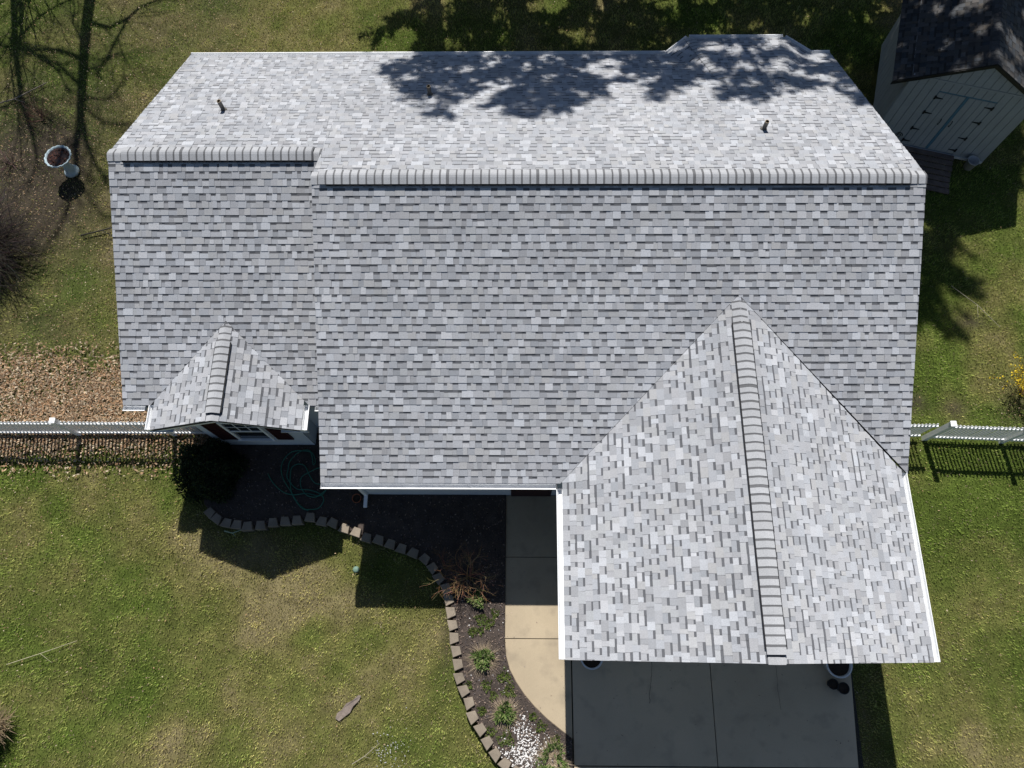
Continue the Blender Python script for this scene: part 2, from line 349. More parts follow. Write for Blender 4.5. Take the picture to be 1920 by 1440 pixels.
for a, b_ in zip(cuts[:-1], cuts[1:]): sheet('slab', [(1.33, b_ + g_), (2.775, b_ + g_), (2.775, a - g_), (1.33, a - g_)], 0.0, 0.06, M['concrete'], path)
sheet('slab', [(2.775, -8.25 - g_), (1.33, -8.25 - g_)] + PATH_EDGE[2:-1] + [(2.775, -10.236)], 0.0, 0.06, M['concrete'], path)
drive = tag(sheet('driveway', [(2.79, -18.0), (8.72, -18.0), (8.86, -8.32), (2.79, -8.32)], -0.2, 0.022, M['crack']), 'grey concrete driveway slabs in front of the garage', kind='structure')
for x0, x1 in ((2.80, 5.785), (5.80, 8.80)):
    for y0, y1 in ((-8.33, -10.74), (-10.76, -13.6), (-13.615, -17.9)):
        xa = x0; xb0 = x1 if x1 < 6 else 8.85 + (y0 + 8.3) * 0.06; xb1 = x1 if x1 < 6 else 8.85 + (y1 + 8.3) * 0.06
        sheet('slab', [(xa, y1), (xb1, y1), (xb0, y0), (xa, y0)], 0.0, 0.052, M['drive'], drive)
# hairline cracks in the slabs
def crack(pts, parent, wdt=0.006):
    b = MB(); R = []; L = []
    for i, p in enumerate(pts): R.append((p[0] + wdt * random.uniform(.4, 1), p[1], .0545)); L.append((p[0] - wdt * random.uniform(.4, 1), p[1], .0545))
    for i in range(len(pts) - 1): b.face([L[i + 1], R[i + 1], R[i], L[i]])
    return b.build('crack', M['crack'], parent)
def jag(x, y0, y1, n, s=0.02):
    r = [(x, y0)]
    for k in range(1, n): r.append((r[-1][0] + random.uniform(-s, s), y0 + (y1 - y0) * k / n))
    return r
crack(jag(4.55, -8.6, -9.6, 16), drive); crack(jag(7.2, -8.6, -9.7, 18, .012), drive, .0035)

bed = tag(sheet('garden_bed', BED, -0.1, 0.11, M['mulch'], bev=0.02), 'raised planting bed of dark bark mulch along the front', kind='structure')
n = 26000
mx = RNG.uniform(-5.8, 2.75, n); my = RNG.uniform(-11.1, -3.5, n)
k = inpoly(mx, my, BED) & ~inpoly(mx, my, HOUSE_FOOT) & ((my < -6.6) | (RNG.random(n) < .35)); mx = mx[k]; my = my[k]
CC = np.array([[0.085, 0.062, 0.052], [0.13, 0.095, 0.08], [0.05, 0.04, 0.035], [0.19, 0.14, 0.11], [0.10, 0.085, 0.085], [0.26, 0.20, 0.16]])
o = leaves('mulch_chips', mx, my, 0.118 + RNG.uniform(0, 0.02, len(mx)), 0.045, CC[RNG.integers(0, 6, len(mx))] * RNG.uniform(.7, 1.2, (len(mx), 1)), 'dark bark mulch chips strewn over the planting bed')
o['category'] = 'mulch'; o.data.materials[0] = M['chip']
# grit and leaf scraps blown onto the walk and the driveway
n = 420; t_ = RNG.random(n); gx = np.where(t_ < .5, RNG.uniform(1.35, 2.75, n), RNG.uniform(2.85, 8.6, n)); gy = np.where(t_ < .5, RNG.uniform(-9.9, -5.2, n), RNG.uniform(-11.4, -8.4, n))
edge = np.where(t_ < .5, np.exp(-(gx - 1.35) / .18), .25); k = (RNG.random(n) < edge + .12) & (inpoly(gx, gy, PATH_EDGE + [(2.77, -5.06)]) | (t_ >= .5)); gx = gx[k]; gy = gy[k]
leaves('path_debris', gx, gy, np.full(len(gx), .068), .028, CC[RNG.integers(0, 6, len(gx))] * RNG.uniform(.9, 2.6, (len(gx), 1)), 'bits of bark and leaf scattered on the walk and driveway')
# white pebbles
def pebbles(name, x, y, z, r, label, cat, white=0.75):
    n = len(x); base = np.array([(1, 0, 0), (.3, .95, 0), (-.8, .6, 0), (-.8, -.6, 0), (.3, -.95, 0)])
    V = np.zeros((n * 5, 3, 3)); C = np.zeros((n * 5, 3)); rr = r * RNG.uniform(.6, 1.4, n); a = RNG.uniform(0, 6.28, n); br = RNG.uniform(.75, 1.1, n)
    for q in range(5):
        for e, bq in ((0, q), (1, (q + 1) % 5)):
            bxv = base[bq]; V[q::5, e, 0] = x + rr * (bxv[0] * np.cos(a) - .7 * bxv[1] * np.sin(a)); V[q::5, e, 1] = y + rr * (bxv[0] * np.sin(a) + .7 * bxv[1] * np.cos(a)); V[q::5, e, 2] = z
        V[q::5, 2, 0] = x; V[q::5, 2, 1] = y; V[q::5, 2, 2] = z + rr * .7
        C[q::5] = np.array([white, white * .98, white * .96]) * br[:, None]
    return tag(mass(name, V, 3, C, M['pebble']), label, cat, kind='stuff')
n = 620; px = np.concatenate([RNG.normal(1.85, .3, n), RNG.normal(1.62, .17, 260), RNG.uniform(.3, 2.6, 60)]); py = np.concatenate([RNG.normal(-10.62, .22, n), RNG.normal(-10.15, .2, 260), RNG.uniform(-10.6, -7.6, 60)])
k = inpoly(px, py, BED) & (np.hypot(px - 1.5, py + 10.25) > .12); pebbles('pebbles', px[k], py[k], 0.112, 0.017, 'white pebbles scattered in the lower end of the planting bed', 'pebbles')
n = 70; fx = np.concatenate([RNG.normal(-1.2, .22, n), RNG.normal(-0.9, .3, 25)]); fy = np.concatenate([RNG.normal(-10.6, .25, n), RNG.normal(-10.5, .3, 25)])
pebbles('lawn_flowers', fx, fy, 0.045, 0.014, 'tiny white flowers in the lawn left of the planting bed', 'flowers', .42)

wall = empty('garden_edging', (STONES[0][0], STONES[0][1], 0), 'curved low wall of grey-brown stone blocks edging the planting bed', 'garden wall')
for i in range(len(STONES)):
    p = Vector(STONES[i]); a = Vector(STONES[max(i - 1, 0)]); c = Vector(STONES[min(i + 1, len(STONES) - 1)]); t = (c - a).normalized(); nn = Vector((t.y, -t.x))
    if (p + nn - Vector((1.2, -6.5))).length < (p - nn - Vector((1.2, -6.5))).length and i > 20: nn = -nn
    out = nn  # towards the lawn
    if i <= 20 and out.y > 0: out = -out
    L = random.uniform(.122, .132); b = MB(); D0, D1 = 0.10, 0.10; e = .008; z1 = 0.18 + random.uniform(-.022, .014); sk = random.uniform(-.11, .11); p = p + out * random.uniform(-.018, .018)
    tt = Vector((t.x * math.cos(sk) - t.y * math.sin(sk), t.x * math.sin(sk) + t.y * math.cos(sk)))
    q = [p + tt * L + out * D0, p - tt * L + out * D0, p - tt * L * .66 - out * D1, p + tt * L * .66 - out * D1]
    cen = sum((Vector(v) for v in q), Vector((0, 0))) / 4
    qi = [cen + (v - cen) * (1 - e / .1) for v in q]
    if (q[1] - q[0]).cross(q[2] - q[1]) < 0: q = q[::-1]; qi = qi[::-1]
    b.face([(v.x, v.y, z1) for v in qi])
    for k in range(4):
        j = (k + 1) % 4
        b.face([(q[k].x, q[k].y, z1 - e), (q[j].x, q[j].y, z1 - e), (qi[j].x, qi[j].y, z1), (qi[k].x, qi[k].y, z1)])
        b.face([(q[k].x, q[k].y, -.05), (q[j].x, q[j].y, -.05), (q[j].x, q[j].y, z1 - e), (q[k].x, q[k].y, z1 - e)])
    s = b.build('stone', M['stone'], wall); s.matrix_parent_inverse = Matrix.Translation((-STONES[0][0], -STONES[0][1], 0))

# ------------------------------------------------------------------ the house
house = empty('house', (0, 0, 0), 'single-storey pale house under a large grey shingle roof', 'house')
def lap_wall(b, p0, p1, prof, ex=0.115, z0=0.0):
    """clapboard wall from p0 to p1 (outside on the right), prof(s) = top height at distance s, outline convex"""
    p0 = Vector(p0); p1 = Vector(p1); L = (p1 - p0).length; t = (p1 - p0) / L; nn = Vector((t.y, -t.x))
    zt = max(prof(L * k / 40) for k in range(41)); z = z0
    while z < zt - 1e-4:
        ze = min(z + ex, zt)
        def ext(zz):
            ss = [L * k / 400 for k in range(401) if prof(L * k / 400) >= zz - 1e-6]
            return (ss[0], ss[-1]) if ss else None
        e0, e1 = ext(z), ext(ze)
        if e0 is None: break
        if e1 is None: e1 = ((e0[0] + e0[1]) / 2,) * 2
        A = p0 + t * e0[0] + nn * .012; B = p0 + t * e0[1] + nn * .012; C = p0 + t * e1[1] + nn * .002; D = p0 + t * e1[0] + nn * .002
        b.face([(A.x, A.y, z), (B.x, B.y, z), (C.x, C.y, ze), (D.x, D.y, ze)])
        A2 = p0 + t * e0[0]; B2 = p0 + t * e0[1]; b.face([(A2.x, A2.y, z), (B2.x, B2.y, z), (B.x, B.y, z), (A.x, A.y, z)])
        z = ze
WB = MB(); ze_ = HE - 0.12
flat = lambda s: ze_
lap_wall(WB, (8.99, 5.1), (XLL + .3, 5.1), lambda s: HE + 0.3 * TP - .06)
lap_wall(WB, (XLL + .3, 5.1), (XLL + .3, -3.42), lambda s: ZL - .08 - abs((5.1 - s) - YL) * TP)
lap_wall(WB, (XLL + .3, -3.42), (-5.5, -3.42), flat); lap_wall(WB, (-5.5, -3.42), (-5.5, -3.87), flat)
lap_wall(WB, (-5.5, -3.87), (-3.27, -3.87), lambda s: ZS - .06 - abs(-5.5 + s - XS) * TS)
lap_wall(WB, (-3.27, -3.87), (-3.27, -3.42), flat); lap_wall(WB, (-3.27, -3.42), (-2.0, -3.42), flat)
lap_wall(WB, (-2.0, 5.1), (-2.0, -5.06), lambda s: ZR - .08 - abs(5.1 - s) * TP)
lap_wall(WB, (-2.0, -5.06), (2.71, -5.06), flat); lap_wall(WB, (2.71, -5.06), (2.71, -8.3), flat)
lap_wall(WB, (2.71, -8.3), (8.99, -8.3), lambda s: ZG - .08 - abs(2.71 + s - XG) * TG)
lap_wall(WB, (8.99, -8.3), (8.99, -5.06), flat); lap_wall(WB, (8.99, -5.06), (8.99, 5.1), lambda s: ZR - .08 - abs(-5.06 + s) * TP)
WB.build('wall', M['siding'], house)

# ---- roof planes: origin on the eave, u along the eave, v up the slope
class Plane:
    def __init__(s, O, u, up_xy, tan, poly_xy, hidden=None):
        s.O = Vector(O); s.u = Vector(u).normalized(); a = Vector(up_xy).normalized(); s.v = Vector((a.x, a.y, tan)).normalized(); s.n = s.u.cross(s.v)
        if s.n.z < 0: s.n = -s.n
        s.poly = []
        for x, y in poly_xy:
            d = Vector((x, y, 0)) - s.O; vv = d.dot(Vector((a.x, a.y, 0))) * math.sqrt(1 + tan * tan); s.poly.append((d.dot(s.u), vv))
        A = sum(s.poly[i][0] * s.poly[(i + 1) % len(s.poly)][1] - s.poly[(i + 1) % len(s.poly)][0] * s.poly[i][1] for i in range(len(s.poly)))
        if A < 0: s.poly = s.poly[::-1]
        s.hidden = hidden
    def P(s, u, v, h=0): return s.O + s.u * u + s.v * v + s.n * h
def clip(pts, poly):
    """Sutherland-Hodgman against a convex polygon; points are (u, v, h)"""
    out = pts; n = len(poly)
    for i in range(n):
        ax, ay = poly[i]; ex, ey = poly[(i + 1) % n][0] - ax, poly[(i + 1) % n][1] - ay
        side = lambda p: ex * (p[1] - ay) - ey * (p[0] - ax)
        res = []
        for k in range(len(out)):
            p, q = out[k], out[(k + 1) % len(out)]; sp, sq = side(p), side(q)
            if sp >= -1e-9: res.append(p)
            if (sp > 1e-9 and sq < -1e-9) or (sp < -1e-9 and sq > 1e-9):
                t = sp / (sp - sq); res.append(tuple(p[j] + t * (q[j] - p[j]) for j in range(3)))
        out = res
        if len(out) < 3: return []
    return out
gv = 0.008; EI = .095; HER = 2.851; XGR = 9.235; TGR = (ZG - HER) / (XGR - XG); YGR = -5.151
XGa, XGb = XG - WG, XG + WG; XSa, XSb = XS - WS, XS + WS
PL = {}
# main front slope in three convex pieces round the garage valleys
PL['front_l'] = Plane((XL, -F_ + .06, HE + .06 * TP), (1, 0, 0), (0, 1), TP, [(XL, -F_ + .06), (XGa - gv + .06, -F_ + .06), (XG, YG + gv), (XG, 0), (XL, 0)])
PL['front_r'] = Plane((XL, -F_ + .06, HE + .06 * TP), (1, 0, 0), (0, 1), TP, [(XG, YG + gv), (XR, YGR + gv), (XR, 0), (XG, 0)])
PL['wing_l'] = Plane((XLL, -FL, HE), (1, 0, 0), (0, 1), TP, [(XLL, -FL), (XSa - gv, -FL), (XS, YS + gv), (XS, YL), (XLL, YL)])
PL['wing_r'] = Plane((XLL, -FL, HE), (1, 0, 0), (0, 1), TP, [(XS, YS + gv), (XSb + gv, -FL), (-1.9, -FL), (-1.9, YL), (XS, YL)])
def bay_hid(x, y): return y > 4.12 and 5.30 + (5.4 - y) * .724 + .14 < x < 8.78 - (5.4 - y) * .745 - .14
PL['back_w'] = Plane((XR, F_, HE), (-1, 0, 0), (0, -1), TP, [(XL, F_), (XLL, F_), (XLL, YL), (XL, YL)])
PL['back_m'] = Plane((XR, F_, HE), (-1, 0, 0), (0, -1), TP, [(XR, F_), (XL, F_), (XL, 0), (XR, 0)], bay_hid)
PL['gar_l'] = Plane((XGa + EI, -F_, HE + EI * TG), (0, -1, 0), (1, 0), TG, [(XGa + EI, YGF), (XG, YGF), (XG, YG - gv), (XGa + EI, -F_ + EI - gv)])
PL['gar_r'] = Plane((XGR - EI, YGF, HER + EI * TGR), (0, 1, 0), (-1, 0), TGR, [(XGR - EI, YGF), (XGR - EI, YGR + EI * .9 - gv), (XG, YG - gv), (XG, YGF)])
PL['sml_l'] = Plane((XSa + EI, -FL, HE + EI * TS), (0, -1, 0), (1, 0), TS, [(XSa + EI, YF), (XS, YF), (XS, YS), (XSa + EI, -FL + EI * .95)])
PL['sml_r'] = Plane((XSb - EI, YF, HE + EI * TS), (0, 1, 0), (-1, 0), TS, [(XSb - EI, YF), (XSb - EI, -FL + EI * .95), (XS, YS), (XS, YF)])
zb = HE + (F_ - 3.95) * TP; tb = (zb - HE) / (5.9 - 3.95)
PL['bay_b'] = Plane((8.2, 5.9, HE), (-1, 0, 0), (0, -1), tb, [(8.2, 5.9), (5.85, 5.9), (6.35, 3.95), (7.7, 3.95)])
def side_plane(A, B, H):
    A3, B3, H3 = Vector((*A, HE)), Vector((*B, HE)), Vector((*H, zb)); u = (B3 - A3).normalized(); n = u.cross(H3 - A3).normalized()
    if n.z < 0: n = -n
    up = Vector((-n.x, -n.y)).normalized(); tan = math.hypot(n.x, n.y) / n.z
    return Plane(A3, u, up, tan, [A, B, H])
PL['bay_l'] = side_plane((5.30, 5.40), (5.85, 5.9), (6.35, 3.95))
PL['bay_r'] = side_plane((8.2, 5.9), (8.78, 5.40), (7.7, 3.95))

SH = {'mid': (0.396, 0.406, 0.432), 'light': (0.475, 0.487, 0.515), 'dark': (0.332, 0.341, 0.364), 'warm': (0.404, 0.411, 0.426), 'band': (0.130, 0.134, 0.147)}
def shingle_pieces(pl, ex=0.143, seed=0, tones=SH, hmax=0.010):
    """list of (polygons, centre, area): each piece = [(points, colour)...]"""
    r = random.Random(seed); us = [p[0] for p in pl.poly]; vs = [p[1] for p in pl.poly]
    u0, u1, vmax = min(us), max(us), max(vs); out = []; i = 0
    while i * ex < vmax - 0.01:
        va, vb = i * ex, (i + 1) * ex + 0.012; u = u0 - r.uniform(0, .2); tooth = r.random() < .5
        while u < u1:
            wd = r.choice((0.09, .11, .13, .15, .17, .2)) * r.uniform(.85, 1.15) if tooth else r.choice((.08, .1, .12, .14, .18)) * r.uniform(.85, 1.15)
            x = r.random()
            if tooth: c = tones['light'] if x < .24 else tones['warm'] if x < .45 else tones['mid'] if x < .9 else tones['dark']
            else: c = tones['dark'] if x < .42 else tones['mid'] if x < .8 else tones['warm'] if x < .93 else tones['light']
            f = r.uniform(.93, 1.07); tn = r.uniform(-.006, .006); c = (c[0] * f + tn, c[1] * f, c[2] * f - tn)
            hb = hmax + (0.006 if tooth else 0.0) + r.uniform(-.0008, .0012); ht = 0.0025 + (0.003 if tooth else 0)
            ua, ub = u + .0008, u + wd - .0008
            skew = r.uniform(-.004, .004)
            quad = [(ua, va, hb), (ub, va, hb), (ub + skew, vb, ht), (ua + skew, vb, ht)]
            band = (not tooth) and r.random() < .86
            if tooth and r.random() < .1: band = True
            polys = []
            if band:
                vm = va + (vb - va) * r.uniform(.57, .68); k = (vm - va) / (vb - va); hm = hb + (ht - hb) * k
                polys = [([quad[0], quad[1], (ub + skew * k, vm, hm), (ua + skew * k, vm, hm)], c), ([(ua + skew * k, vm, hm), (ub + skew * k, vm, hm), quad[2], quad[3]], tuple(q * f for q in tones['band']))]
            else: polys = [(quad, c)]
            u += wd; tooth = not tooth if r.random() < .88 else tooth
            cen = pl.P((ua + ub) / 2, (va + vb) / 2)
            if pl.hidden and pl.hidden(cen.x, cen.y): continue
            res = []
            for q, cc_ in polys:
                k = clip(q, pl.poly)
                if k: res.append((k, cc_))
            if res: out.append((res, cen, wd * ex, pl))
        i += 1
    return out
def emit(b, piece, org=Vector((0, 0, 0))):
    res, cen, ar, pl = piece
    edges = {}
    for q, c in res:
        b.face([pl.P(*p) - org for p in q], c)
    # sides hang down to the deck from the outline of the joined polygons
    for q, c in res:
        n = len(q)
        for k in range(n):
            p0, p1 = q[k], q[(k + 1) % n]
            key = (round((p0[0] + p1[0]) / 2, 4), round((p0[1] + p1[1]) / 2, 4)); edges.setdefault(key, []).append((p0, p1, c))
    for e in edges.values():
        if len(e) == 1:
            p0, p1, c = e[0]
            b.face([pl.P(p0[0], p0[1], -.003) - org, pl.P(p1[0], p1[1], -.003) - org, pl.P(*p1) - org, pl.P(*p0) - org], tuple(q * .8 for q in c))
def lay(pieces, parent, mat, field_label, nmax=300):
    def seen(p):
        d = CAM - p[1]; return p[2] * abs(d.normalized().dot(p[3].n)) / d.length_squared
    pieces.sort(key=seen, reverse=True)
    for p in pieces[:nmax]:
        b = MB(); emit(b, p, p[1]); s = b.build('shingle', mat, parent); s.location = p[1]
    if len(pieces) > nmax:
        b = MB()
        for p in pieces[nmax:]: emit(b, p)
        tag(b.build('shingle_field', mat, parent), field_label, kind='stuff')

roofb = MB()
def deck_poly(b, pl, off=-.006):
    b.face([pl.P(u, v, off) for u, v in pl.poly]); 
    b.face([pl.P(u, v, off - .09) for u, v in pl.poly][::-1])
    n = len(pl.poly)
    for i in range(n):
        p, q = pl.poly[i], pl.poly[(i + 1) % n]
        b.face([pl.P(*p, off - .09), pl.P(*q, off - .09), pl.P(*q, off), pl.P(*p, off)])
for k, pl in PL.items(): deck_poly(roofb, pl)
roof = roofb.build('roof', M['deck'], house)
pieces = []
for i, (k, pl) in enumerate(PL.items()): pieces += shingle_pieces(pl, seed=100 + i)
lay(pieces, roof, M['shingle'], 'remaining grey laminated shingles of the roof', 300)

# ---- ridge vents and ridge caps
CAPC = (0.42, 0.428, 0.446); CAPB = (0.15, 0.152, 0.16)
def ridge(P0, P1, dl, dr, vent=None, ex=0.155, half=0.148, seed=1):
    """caps from P0 to P1; dl, dr are the unit downhill directions of the two slopes; vent=(s0,s1) raises them"""
    r = random.Random(seed); P0 = Vector(P0); P1 = Vector(P1); L = (P1 - P0).length; t = (P1 - P0) / L; dl = Vector(dl).normalized(); dr = Vector(dr).normalized()
    nl = (dl.cross(t)); nl = nl if nl.z > 0 else -nl; nr = dr.cross(t); nr = nr if nr.z > 0 else -nr
    def sect(s, h, w, bow=0.02):
        c = P0 + t * s; top = c + Vector((0, 0, h - bow * .35))
        return [c + dl * w + nl * h, c + dl * (w * .45) + nl * (h - .001), c + dl * (w * .16) + nl * (h - .001) * 1.0 - Vector((0, 0, .0005)), top, c + dr * (w * .16) + nr * (h - .001) - Vector((0, 0, .0005)), c + dr * (w * .45) + nr * (h - .001), c + dr * w + nr * h]
    if vent:
        b = MB(); s0, s1 = vent; hv = .052
        for dd, nn in ((dl, nl), (dr, nr)):
            A = [P0 + t * s0, P0 + t * s1]
            for w0, w1 in ((0, half + .028),):
                q = [A[0] + nn * .012, A[1] + nn * .012, A[1] + dd * w1 + nn * .012, A[0] + dd * w1 + nn * .012]
                qt = [A[0] + nn * hv, A[1] + nn * hv, A[1] + dd * w1 + nn * hv, A[0] + dd * w1 + nn * hv]
                b.face(qt if (qt[1] - qt[0]).cross(qt[2] - qt[1]).z > 0 else qt[::-1])
                b.face([q[3], q[2], qt[2], qt[3]]); b.face([q[0], q[3], qt[3], qt[0]]); b.face([q[1], q[2], qt[2], qt[1]])
                n = int((s1 - s0) / .05)
                for k in range(n):   # little louvre ribs on the open side
                    c = P0 + t * (s0 + .05 * k + .025) + dd * (w1 + .003); b.face([c + nn * .013 - t * .006, c + nn * .013 + t * .006, c + nn * (hv - .004) + t * .006, c + nn * (hv - .004) - t * .006], (1, 1, 1))
        b.build('ridge_vent', M['vent'], roof)
    n = int(round(L / ex)); ex = L / n
    for k in range(n):
        s = k * ex; raised = vent and (vent[0] - .06 < s + ex / 2 < vent[1] + .06)
        h0 = (.060 if raised else .019) + r.uniform(-.001, .002); h1 = h0 + 0.006
        f = r.uniform(.93, 1.07); bandw = ex * r.uniform(.2, .27) * (1.6 if r.random() < .06 else 1)
        a = sect(s, h0, half); m_ = sect(s + bandw, h0 + (h1 - h0) * bandw / ex, half); e = sect(s + ex + .002, h1, half)
        b = MB(); org = P0 + t * (s + ex / 2)
        for q in range(6):
            b.face([p - org for p in (a[q], a[q + 1], m_[q + 1], m_[q])], tuple(x * f for x in CAPB)); b.face([p - org for p in (m_[q], m_[q + 1], e[q + 1], e[q])], tuple(x * f for x in CAPC))
        low = sect(s, h0 - .012, half); low2 = sect(s + ex + .002, h1 - .012, half)
        b.face([p - org for p in (a[0], low[0], low2[0], e[0])], CAPB); b.face([p - org for p in (a[6], e[6], low2[6], low[6])], CAPB)
        for q in range(6): b.face([p - org for p in (e[q], e[q + 1], low2[q + 1], low2[q])], CAPB); b.face([p - org for p in (a[q], low[q], low[q + 1], a[q + 1])], CAPB)
        o = b.build('ridge_cap', M['shingle'], roof); o.location = org
fd = (0, -1, -TP); bd = (0, 1, -TP)
ridge((XR + .01, 0, ZR), (XL - .01, 0, ZR), bd, fd, (0.32, XR - XL - .27), seed=2)
ridge((XL, YL, ZL), (XLL - .01, YL, ZL), bd, fd, (0.16, XL - XLL - .3), seed=3)
ridge((XG, YG - .12, ZG), (XG, YGF - .012, ZG), (-1, 0, -TG), (1, 0, -TG), (0.45, (YG - YGF) - .34), seed=4)
ridge((XS, YS - .1, ZS), (XS, YF - .012, ZS), (-1, 0, -TS), (1, 0, -TS), (0.36, (YS - YF) - .27), ex=.16, half=.13, seed=5)
def hip(P0, P1, seed):
    P0 = Vector(P0); P1 = Vector(P1); t = (P1 - P0).normalized(); s = t.cross(Vector((0, 0, 1))).normalized(); dn = s.cross(t); dn = dn if dn.z < 0 else -dn
    ridge(P1, P0, s + dn * .16, -s + dn * .16, None, ex=.15, half=.13, seed=seed)
hip((5.85, 5.9, HE), (6.33, 4.03, zb - .03), 6); hip((8.2, 5.9, HE), (7.72, 4.03, zb - .03), 7)

# ---- vent pipes
for x, y, hh in ((-4.83, 2.61, .29), (-0.39, 3.30, .27), (6.68, 1.72, .25)):
    z = HE + (F_ - y) * TP; b = MB()
    b2 = MB(); b2.lathe([(.10, -.06), (.062, .03), (.05, .05), (.045, .05), (.045, hh)], 16, m=0); b2.lathe([(.045, hh), (.043, hh + .005), (.034, hh + .005)], 16, m=1); b2.lathe([(.034, hh + .005), (.033, hh - .15), (0.001, hh - .15)], 16, m=2)
    o2 = b2.build('vent_pipe', [M['pipe'], M['pipein'], M['vent']], roof, True); o2.location = (x, y, z)

# ---- gutters, fascia, rake boards, soffits, downspout
def gutter(p0, p1, out, z=HE, wd=.115, name='gutter'):
    p0 = Vector(p0); p1 = Vector(p1); o = Vector(out); t = (p1 - p0).normalized(); b = MB()
    pr = [(0.0, -.0), (0.0, -.115), (.07, -.115), (.085, -.06), (wd - .012, -.045), (wd, -.012), (wd, .002), (wd - .014, .002), (wd - .014, -.010), (wd - .026, -.047), (.076, -.062), (.064, -.104), (.006, -.104), (.006, .0)]
    S = lambda p: [Vector((p.x + o.x * a, p.y + o.y * a, z - .012 + h)) for a, h in pr]
    A, B = S(p0), S(p1); n = len(pr)
    for k in range(n):
        j = (k + 1) % n; b.face([A[k], B[k], B[j], A[j]])
    for E in (A, B):
        b.face([Vector((E[0].x, E[0].y, z - .012)), E[1], E[2], E[3], E[4], E[5], E[6]])
    return b.build(name, M['white'], house)
gutter((XL, -F_ + .054), (XGa - .03, -F_ + .054), (0, -1), HE + .03)
gutter((XGa + EI - .006, -F_ - .06), (XGa + EI - .006, YGF + .01), (-1, 0), HE + EI * TG); gutter((XGR - EI + .006, YGR + .02), (XGR - EI + .006, YGF + .01), (1, 0), HER + EI * TGR)
gutter((XLL, -FL - .006), (XSa - .12, -FL - .006), (0, -1)); gutter((XSa + EI - .006, -FL - .01), (XSa + EI - .006, YF + .01), (-1, 0), HE + EI * TS); gutter((XSb - EI + .006, -FL - .01), (XSb - EI + .006, YF + .01), (1, 0), HE + EI * TS)
gutter((XSb + .13, -FL - .006), (XL - .02, -FL - .006), (0, -1))
gutter((XLL, F_ + .006), (5.28, F_ + .006), (0, 1)); gutter((8.8, F_ + .006), (XR, F_ + .006), (0, 1))
gutter((5.30, 5.41), (5.85, 5.91), (-.673, .739)); gutter((5.86, 5.906), (8.19, 5.906), (0, 1)); gutter((8.2, 5.91), (8.78, 5.41), (.653, .757))
def rake(P, Q, out, hgt=.24):
    FB = MB()
    o = Vector((*out, 0)) * .022; P = Vector(P) - o * 2.2; Q = Vector(Q) - o * 2.2
    a = [P + Vector((0, 0, -.095)), Q + Vector((0, 0, -.095)), Q + Vector((0, 0, -hgt)), P + Vector((0, 0, -hgt))]
    FB.mesh_part(a + [p + o for p in a], [(0, 1, 2, 3), (7, 6, 5, 4), (0, 4, 5, 1), (1, 5, 6, 2), (2, 6, 7, 3), (3, 7, 4, 0)]); FB.build('rake_board', M['white'], house)
rake((XLL, YL, ZL), (XLL, F_, HE), (-1, 0)); rake((XLL, YL, ZL), (XLL, -FL, HE), (-1, 0))
rake((XL, 0, ZR), (XL, -F_, HE), (-1, 0)); rake((XL, 0, ZR), (XL, YL, ZL), (-1, 0))
rake((XR, 0, ZR), (XR, F_, HE), (1, 0)); rake((XR, 0, ZR), (XR, YGR, HER), (1, 0))
rake((XG, YGF, ZG), (XGa, YGF, HE), (0, -1)); rake((XG, YGF, ZG), (XGR, YGF, HER), (0, -1))
rake((XS, YF, ZS), (XSa, YF, HE), (0, -1)); rake((XS, YF, ZS), (XSb, YF, HE), (0, -1))
SB = MB(); zf = HE - .14
for a, b_ in (((XL, -F_), (XGa, -5.06)), ((XGa, YGF), (2.71, -F_)), ((8.99, YGF), (XGb, -5.2)), ((XLL, -FL), (XSa, -3.42)), ((XSb, -FL), (XL, -3.42)), ((XSa, YF), (-5.5, -FL)), ((-3.27, YF), (XSb, -FL)), ((XLL, 5.1), (XR, F_))):
    SB.box((min(a[0], b_[0]), min(a[1], b_[1]), zf), (max(a[0], b_[0]), max(a[1], b_[1]), zf + .02))
SB.build('soffit', M['soffit'], house)
b = MB(); b.box((-1.99 + .02, -5.13, .25), (-1.99 + .10, -5.072, HE - .2)); b.box((-1.97, -5.42, HE - .2), (-1.89, -5.072, HE - .12)); b.box((-1.97, -5.40, .19), (-1.89, -5.072, .25)); b.build('downspout', M['white'], house)

# ---- gable window with shutters
yw = -3.884
win = MB()
WX0, WX1, WZ0, WZ1 = -4.86, -4.03, .76, 2.12
fw = .055
win.box((WX0, yw - .05, WZ0), (WX0 + fw, yw + .02, WZ1)); win.box((WX1 - fw, yw - .05, WZ0), (WX1, yw + .02, WZ1))
win.box((WX0 + fw, yw - .05, WZ1 - fw), (WX1 - fw, yw + .02, WZ1)); win.box((WX0 - .02, yw - .075, WZ0 - .03), (WX1 + .02, yw + .02, WZ0)); win.box((WX0 + fw, yw - .045, 1.40), (WX1 - fw, yw + .01, 1.45))
wo_ = win.build('window', M['white'], house)
pb = MB(); pb.box((WX0 + fw, yw - .015, WZ0), (WX1 - fw, yw - .005, 1.40)); pb.build('pane', M['glass'], wo_)
pb = MB(); pb.box((WX0 + fw, yw - .03, 1.45), (WX1 - fw, yw - .02, WZ1 - fw)); pb.build('pane', M['glass'], wo_)
for k in (1, 2):
    xx = WX0 + fw + (WX1 - WX0 - 2 * fw) * k / 3; gb = MB(); gb.box((xx - .009, yw - .038, 1.45), (xx + .009, yw - .031, WZ1 - fw)); gb.build('muntin', M['white'], wo_)
gb = MB(); gb.box((WX0 + fw, yw - .0375, 1.74), (WX1 - fw, yw - .0315, 1.758)); gb.build('muntin', M['white'], wo_)
